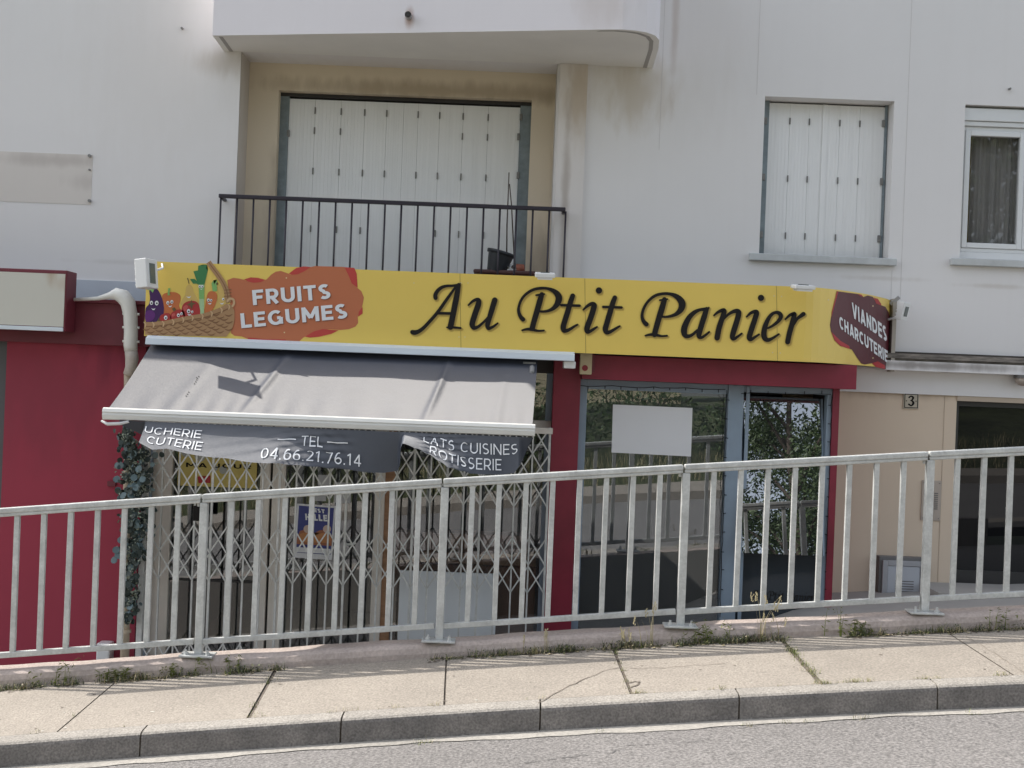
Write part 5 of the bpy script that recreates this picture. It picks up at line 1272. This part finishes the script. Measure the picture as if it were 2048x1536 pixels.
# ------------------------------------------------------------------ weeds
rw_ = random.Random(3)
def blade(mb, base, h, lean, w_, mi=0, n=4):
    d = Vector((math.cos(lean[0]), math.sin(lean[0]), 0)); side = Vector((-d.y, d.x, 0)); pts = []
    for k in range(n+1):
        t = k/n; pts.append(base + d*(lean[1]*h*t*t) + Vector((0,0,h*(t - .25*lean[1]*t*t))))
    for k in range(n):
        w0, w1 = w_*(1-k/n), w_*(1-(k+1)/n)
        mb.face([pts[k]-side*w0, pts[k]+side*w0, pts[k+1]+side*(w1+.0003), pts[k+1]-side*(w1+.0003)], mi)
    return pts[-1]
def tuft(mb, base, size, n, mi_pool):
    for k in range(n):
        p = base + Vector((rw_.gauss(0, size*.45), rw_.gauss(0, size*.16), 0))
        if rw_.random() < .45: blade(mb, p, size*rw_.uniform(.4,1.1), (rw_.uniform(0,6.28), rw_.uniform(.2,.9)), size*.035, rw_.choice(mi_pool))
        else:
            c = p + Vector((0, 0, size*rw_.uniform(.05,.6))); nn = Vector((rw_.uniform(-1,1), rw_.uniform(-1.2,.4), rw_.uniform(.1,1))).normalized()
            e1 = nn.cross(Vector((rw_.uniform(-1,1),rw_.uniform(-1,1),.3))).normalized(); e2 = nn.cross(e1); r_ = size*rw_.uniform(.05,.13)
            mb.face([c-e1*r_, c-e2*r_*.5, c+e1*r_, c+e2*r_*.5], rw_.choice(mi_pool))
def foot(px, py):            # point on the pavement by the upstand
    u, v = uv(px, py); D = DRAIL - .11; x = u*D/FOC; return Vector((x, D, pz(x, D)))
WM = [M['weed'], M['weed2'], M['straw'], M['flower'], M['soil']]
# carpet of moss, soil and low weeds along the foot of the upstand
mb = MB()
for a_, b_, dens in ((0,90,1.0),(110,160,.8),(205,300,.9),(300,400,.6),(455,520,1.0),(540,565,1.2),(860,905,.4),(905,1120,.9),(1120,1215,.9),(1215,1330,.6),(1345,1440,1.2),(1440,1570,1.2),(1690,1800,.6),(1800,1960,.8),(1960,2048,.8)):
    n = int((b_-a_)*dens/6)
    for k in range(n):
        p = foot(a_ + (b_-a_)*rw_.random(), 1300); p.y -= rw_.uniform(0,.05); p.z = pz(p.x, p.y)
        tuft(mb, p, rw_.uniform(.03,.085), 26, [0,0,0,0,0,1,2] if rw_.random() < .75 else [0,0,2,2,4])
    for k in range(int((b_-a_)*.9)):
        p = foot(a_ + (b_-a_)*rw_.random(), 1300); p.y -= abs(rw_.gauss(0,.035)); r_ = rw_.uniform(.004,.012); z_ = pz(p.x, p.y)+.004
        mb.face([(p.x-r_, p.y-r_*.6, z_), (p.x+r_, p.y-r_*.4, z_+.002), (p.x+r_*.7, p.y+r_, z_+.004), (p.x-r_*.8, p.y+r_*.8, z_)], rw_.choice([4,4,4,2,0]))
# weeds in the slab joints and along the kerb
for j, (b0, f0, wd) in enumerate(JW):
    dn = {2: 6, 4: 12, 5: 60}.get(j, 1)
    for k in range(dn):
        t = rw_.random()
        if j == 5 and t > .9: continue
        x = f0 + (b0-f0)*t; y = KY + (YB-KY)*t; tuft(mb, Vector((x+rw_.gauss(0,.008), y, pz(x,y))), rw_.uniform(.02,.05), 14, [1,1,1,0,2])
for px, n in ((495,3),(690,4),(760,2),(800,3),(875,5),(1078,3),(1277,10),(1405,3),(1450,3),(1560,2),(1650,16),(1700,12),(1730,8),(1845,10),(1990,5),(240,2),(60,2)):
    for k in range(n):
        p = W(px + rw_.gauss(0,14), 1430, KY); x = p.x; tuft(mb, Vector((x, KY+rw_.gauss(.005,.008), pz(x, KY))), rw_.uniform(.015,.04), 10, [1,1,2,2])
for px, n in ((835,3),(860,3),(1490,4),(1565,3),(1610,3),(1720,5),(1190,2),(1950,3)):
    for k in range(n):
        x = W(px + rw_.gauss(0,8), 1480, DK-.08).x; tuft(mb, Vector((x, DK-.10+rw_.gauss(0,.02), rz(x, DK-.1))), rw_.uniform(.02,.045), 8, [0,1,2])
o = mb.build('ground_weeds', WM); tag(o, 'low weeds, moss and dry soil along the upstand, slab joints and kerb', 'weeds', kind='stuff')
# individual taller plants
def tall_weed(px, label, h, n, kind, on_up=False):
    b = foot(px, 1300)
    if on_up: b = Vector((b.x, DRAIL-.06, upz(b.x)-.012))
    root = thing('weed_plant', label, 'weed', b)
    st = MB(); lv = MB()
    for k in range(n):
        hh = h*rw_.uniform(.6,1.05); p = b + Vector((rw_.gauss(0,.02+.02*(kind=='leafy')), rw_.gauss(0,.008), 0))
        tip = blade(st, p, hh, (rw_.uniform(0,6.28), rw_.uniform(.05,.45)), .0032, 0, 6)
        if kind == 'grass' and hh > h*.75:
            for q in range(10): 
                c = tip + Vector((rw_.gauss(0,.005), rw_.gauss(0,.004), -q*.006)); lv.face([c+Vector((-.004,0,-.004)), c+Vector((0,-.003,-.006)), c+Vector((.004,0,.004)), c+Vector((0,.003,.008))])
        if kind == 'leafy':
            for q in range(9):
                c = p + (tip-p)*rw_.uniform(.15,1) + Vector((rw_.gauss(0,.012), rw_.gauss(0,.01), 0)); r_ = rw_.uniform(.010,.022); nn = rw_.uniform(0,6.28)
                e1 = Vector((math.cos(nn), .3*math.sin(nn), .6*math.sin(nn))); e2 = Vector((-.3*math.sin(nn), -.5, .45))
                lv.face([c-e1*r_, c-e2*r_*.5, c+e1*r_, c+e2*r_*.5])
    st.build('stalks', M['straw'] if kind == 'grass' else M['weed2'], root); lv.build('seed_heads' if kind == 'grass' else 'leaves', M['straw'] if kind == 'grass' else M['weed2'], root)
for px, lab, h, n, kd in ((62,'two thin yellow stalks growing at the far left foot of the upstand',.12,3,'leafy'),(125,'branching yellow-green weed with crossing stems near the left railing end',.22,6,'leafy'),(222,'low weed with small yellow flowers below the white cabinet',.09,9,'leafy'),
    (250,'bushy low green weed beside the drainpipe foot',.10,9,'leafy'),(350,'pale dry weed left of the first foot plate',.10,8,'leafy'),(415,'upright green weed directly in front of the first railing post',.16,4,'leafy'),
    (465,'thin green weeds behind the bottom rail right of the first post',.14,4,'leafy'),(1045,'single pale seed head before the white board',.12,2,'grass'),(1097,'two pale feathery seed heads in front of the red pillar',.15,3,'grass'),(1250,'dry tuft with whitish heads below the shop window',.14,12,'grass'),
    (1298,'tall straw-coloured grass stalk left of the third post',.30,5,'grass'),(1400,'yellow-green bushy weed right of the third post',.16,12,'leafy'),(1452,'thin tall weed before the grey window mullion',.20,3,'leafy'),(1522,'tallest grass clump, standing before the right shop pane',.32,8,'grass'),(1560,'curved grass stalk arching right of the tallest clump',.22,3,'grass'),
    (1672,'upright leafy weed at the red corner post',.22,4,'leafy'),(1712,'yellowish weed in front of the meter box',.13,8,'leafy'),(1998,'small weed on the upstand in front of the entrance door',.16,5,'leafy')):
    tall_weed(px, lab, h, n, kd)

# ------------------------------------------------------------------ far side of the street, seen mirrored in the panes
rt = random.Random(8)
def tree(x, y, h, spread, label, trunk_r=.12, n=5200, low=.35, lf=1, cl=.16):
    b = Vector((x, y, bankz(x, y)-.05)); root = thing('tree', label, 'tree', b, 'trees behind the far pavement')
    mb = MB(); tips = []
    mb.tube([b, b+Vector((.1,0,h*.25)), b+Vector((-.05,.1,h*.5)), b+Vector((.1,0,h*.9))], [trunk_r, trunk_r*.8, trunk_r*.55, trunk_r*.15], 8)
    for k in range(16):
        z0 = h*rt.uniform(low*.8,.8); a = rt.uniform(0,6.28); l = spread*rt.uniform(.5,1)*(1.15-z0/h*.6)
        p = b + Vector((0,0,z0)); q = p + Vector((math.cos(a)*l, math.sin(a)*l, h*rt.uniform(.05,.22))); m_ = p.lerp(q,.5)+Vector((0,0,.1*l))
        mb.tube([p, m_, q], [trunk_r*.35, trunk_r*.22, trunk_r*.07], 6, cap=False)
        for t in (.35,.55,.75,.9,1.0): tips.append(p.lerp(q,t)+Vector((0,0,.1*l)))
    mb.build('trunk', M['bark'], root)
    cr_ = MB()
    for k in range(n):
        c = rt.choice(tips) + Vector((rt.gauss(0,spread*cl), rt.gauss(0,spread*cl), rt.gauss(0,spread*cl*.8)))
        nn = Vector((rt.uniform(-1,1), rt.uniform(-1,1), rt.uniform(-.3,1))).normalized(); e1 = nn.cross(Vector((rt.uniform(-1,1),rt.uniform(-1,1),rt.uniform(-1,1)))).normalized(); e2 = nn.cross(e1); r_ = rt.uniform(.05,.10)*lf
        cr_.face([c-e1*r_, c-e2*r_*.4, c+e1*r_, c+e2*r_*.4], 0 if rt.random() < .6 else 1)
    cr_.build('crown', [M['leaf'], M['leaf2']], root)
tree(5.9, -4.4, 9.6, 2.7, 'broad leafy tree on the far bank, mirrored in the right pane', .13, 20000, .30, .58, .085)
tree(7.6, -8.0, 8.0, 3.0, 'bushy lower tree behind the broad one on the far bank', .13, 14000, .18, .9, .14)
tree(10.6, -6.5, 11.0, 3.8, 'tall sky-screening tree at the right end of the far bank', .18, 11000, .2, 1.8, .15)  # this and the next three: made tall and dense to block front sky light
tree(1.0, -6.8, 11.5, 4.0, 'tall sky-screening tree on the far bank straight behind the camera', .19, 13000, .2, 1.8, .15)
tree(-4.2, -6.5, 11.0, 4.0, 'tall sky-screening tree on the far bank opposite the red wall', .18, 12000, .2, 1.8, .15)
tree(-9.5, -6.5, 10.5, 3.8, 'tall sky-screening tree at the left end of the far bank', .18, 10000, .2, 1.8, .15)
def shrub(x, y, r_, h, label):
    b = Vector((x, y, bankz(x,y))); root = thing('shrub', label, 'shrub', b, 'shrubs on the far bank'); st = MB(); lv = MB()
    for k in range(14):
        a = rt.uniform(0,6.28); q = b + Vector((math.cos(a)*r_*.7, math.sin(a)*r_*.5, h*rt.uniform(.5,.95))); st.tube([b, b.lerp(q,.5)+Vector((0,0,.1)), q], [.02,.014,.005], 5, cap=False)
    for k in range(1700):
        a = rt.uniform(0,6.28); q = math.sqrt(rt.random()); c = b + Vector((math.cos(a)*r_*q, math.sin(a)*r_*q*.8, h*rt.random()**.8*(1.05-.45*q)))
        nn = Vector((rt.uniform(-1,1), rt.uniform(-1,1), rt.uniform(-.2,1))).normalized(); e1 = nn.cross(Vector((rt.uniform(-1,1),rt.uniform(-1,1),rt.uniform(-1,1)))).normalized(); e2 = nn.cross(e1); s_ = rt.uniform(.03,.07)
        lv.face([c-e1*s_, c-e2*s_*.4, c+e1*s_, c+e2*s_*.4], 0 if rt.random() < .65 else 1)
    st.build('stems', M['bark'], root); lv.build('leaves', [M['leaf'], M['leaf2']], root)
for i, (x, y, r_, h) in enumerate(((-7,-3.0,1.1,1.3),(-4.6,-2.8,1.2,1.5),(-2.2,-3.2,1.1,1.4),(.2,-2.8,1.2,1.7),(2.4,-3.0,1.2,1.6),(4.6,-2.8,1.1,1.3),(7.0,-3.1,1.2,1.2))):
    shrub(x, y, r_, h, ['leftmost bushy shrub on the far bank, opposite the red wall','wide shrub on the far bank facing the drainpipe','low shrub on the far bank facing the shop door','tall dark shrub on the far bank straight behind the camera','thick shrub on the far bank facing the left shop pane','small shrub on the far bank facing the right shop pane','rightmost shrub on the far bank, facing the entrance'][i])
mb = MB()
for k in range(9000):
    x = rt.uniform(-9,10); y = rt.uniform(-2.6,-.95); blade(mb, Vector((x,y,bankz(x,y))), rt.uniform(.08,.32), (rt.uniform(0,6.28), rt.uniform(.1,.7)), .006, 0 if rt.random() < .55 else 1, 2)
tag(mb.build('bank_grass', [M['weed'], M['straw']]), 'rough grass on the bank across the street', 'grass', kind='stuff')
hs = thing('cream_house', 'cream house with tiled roof beyond the trees across the street', 'house', (3, -18, 0))
mb = MB(); mb.box(-4, 5.2, -24, -17, -3, 5.2); mb.build('wall', M['house'], hs)
mb = MB(); mb.face([(-4.4,-24.5,5.2),(5.6,-24.5,5.2),(5.6,-20.5,7.0),(-4.4,-20.5,7.0)]); mb.face([(-4.4,-16.5,5.2),(-4.4,-20.5,7.0),(5.6,-20.5,7.0),(5.6,-16.5,5.2)]); mb.build('roof', M['roof'], hs)
for x in (-2.4, .2, 3.0):
    mb = MB(); mb.box(x-.5, x+.5, -17.02, -16.97, 2.6, 3.9); mb.build('window', M['glass_win'], hs)
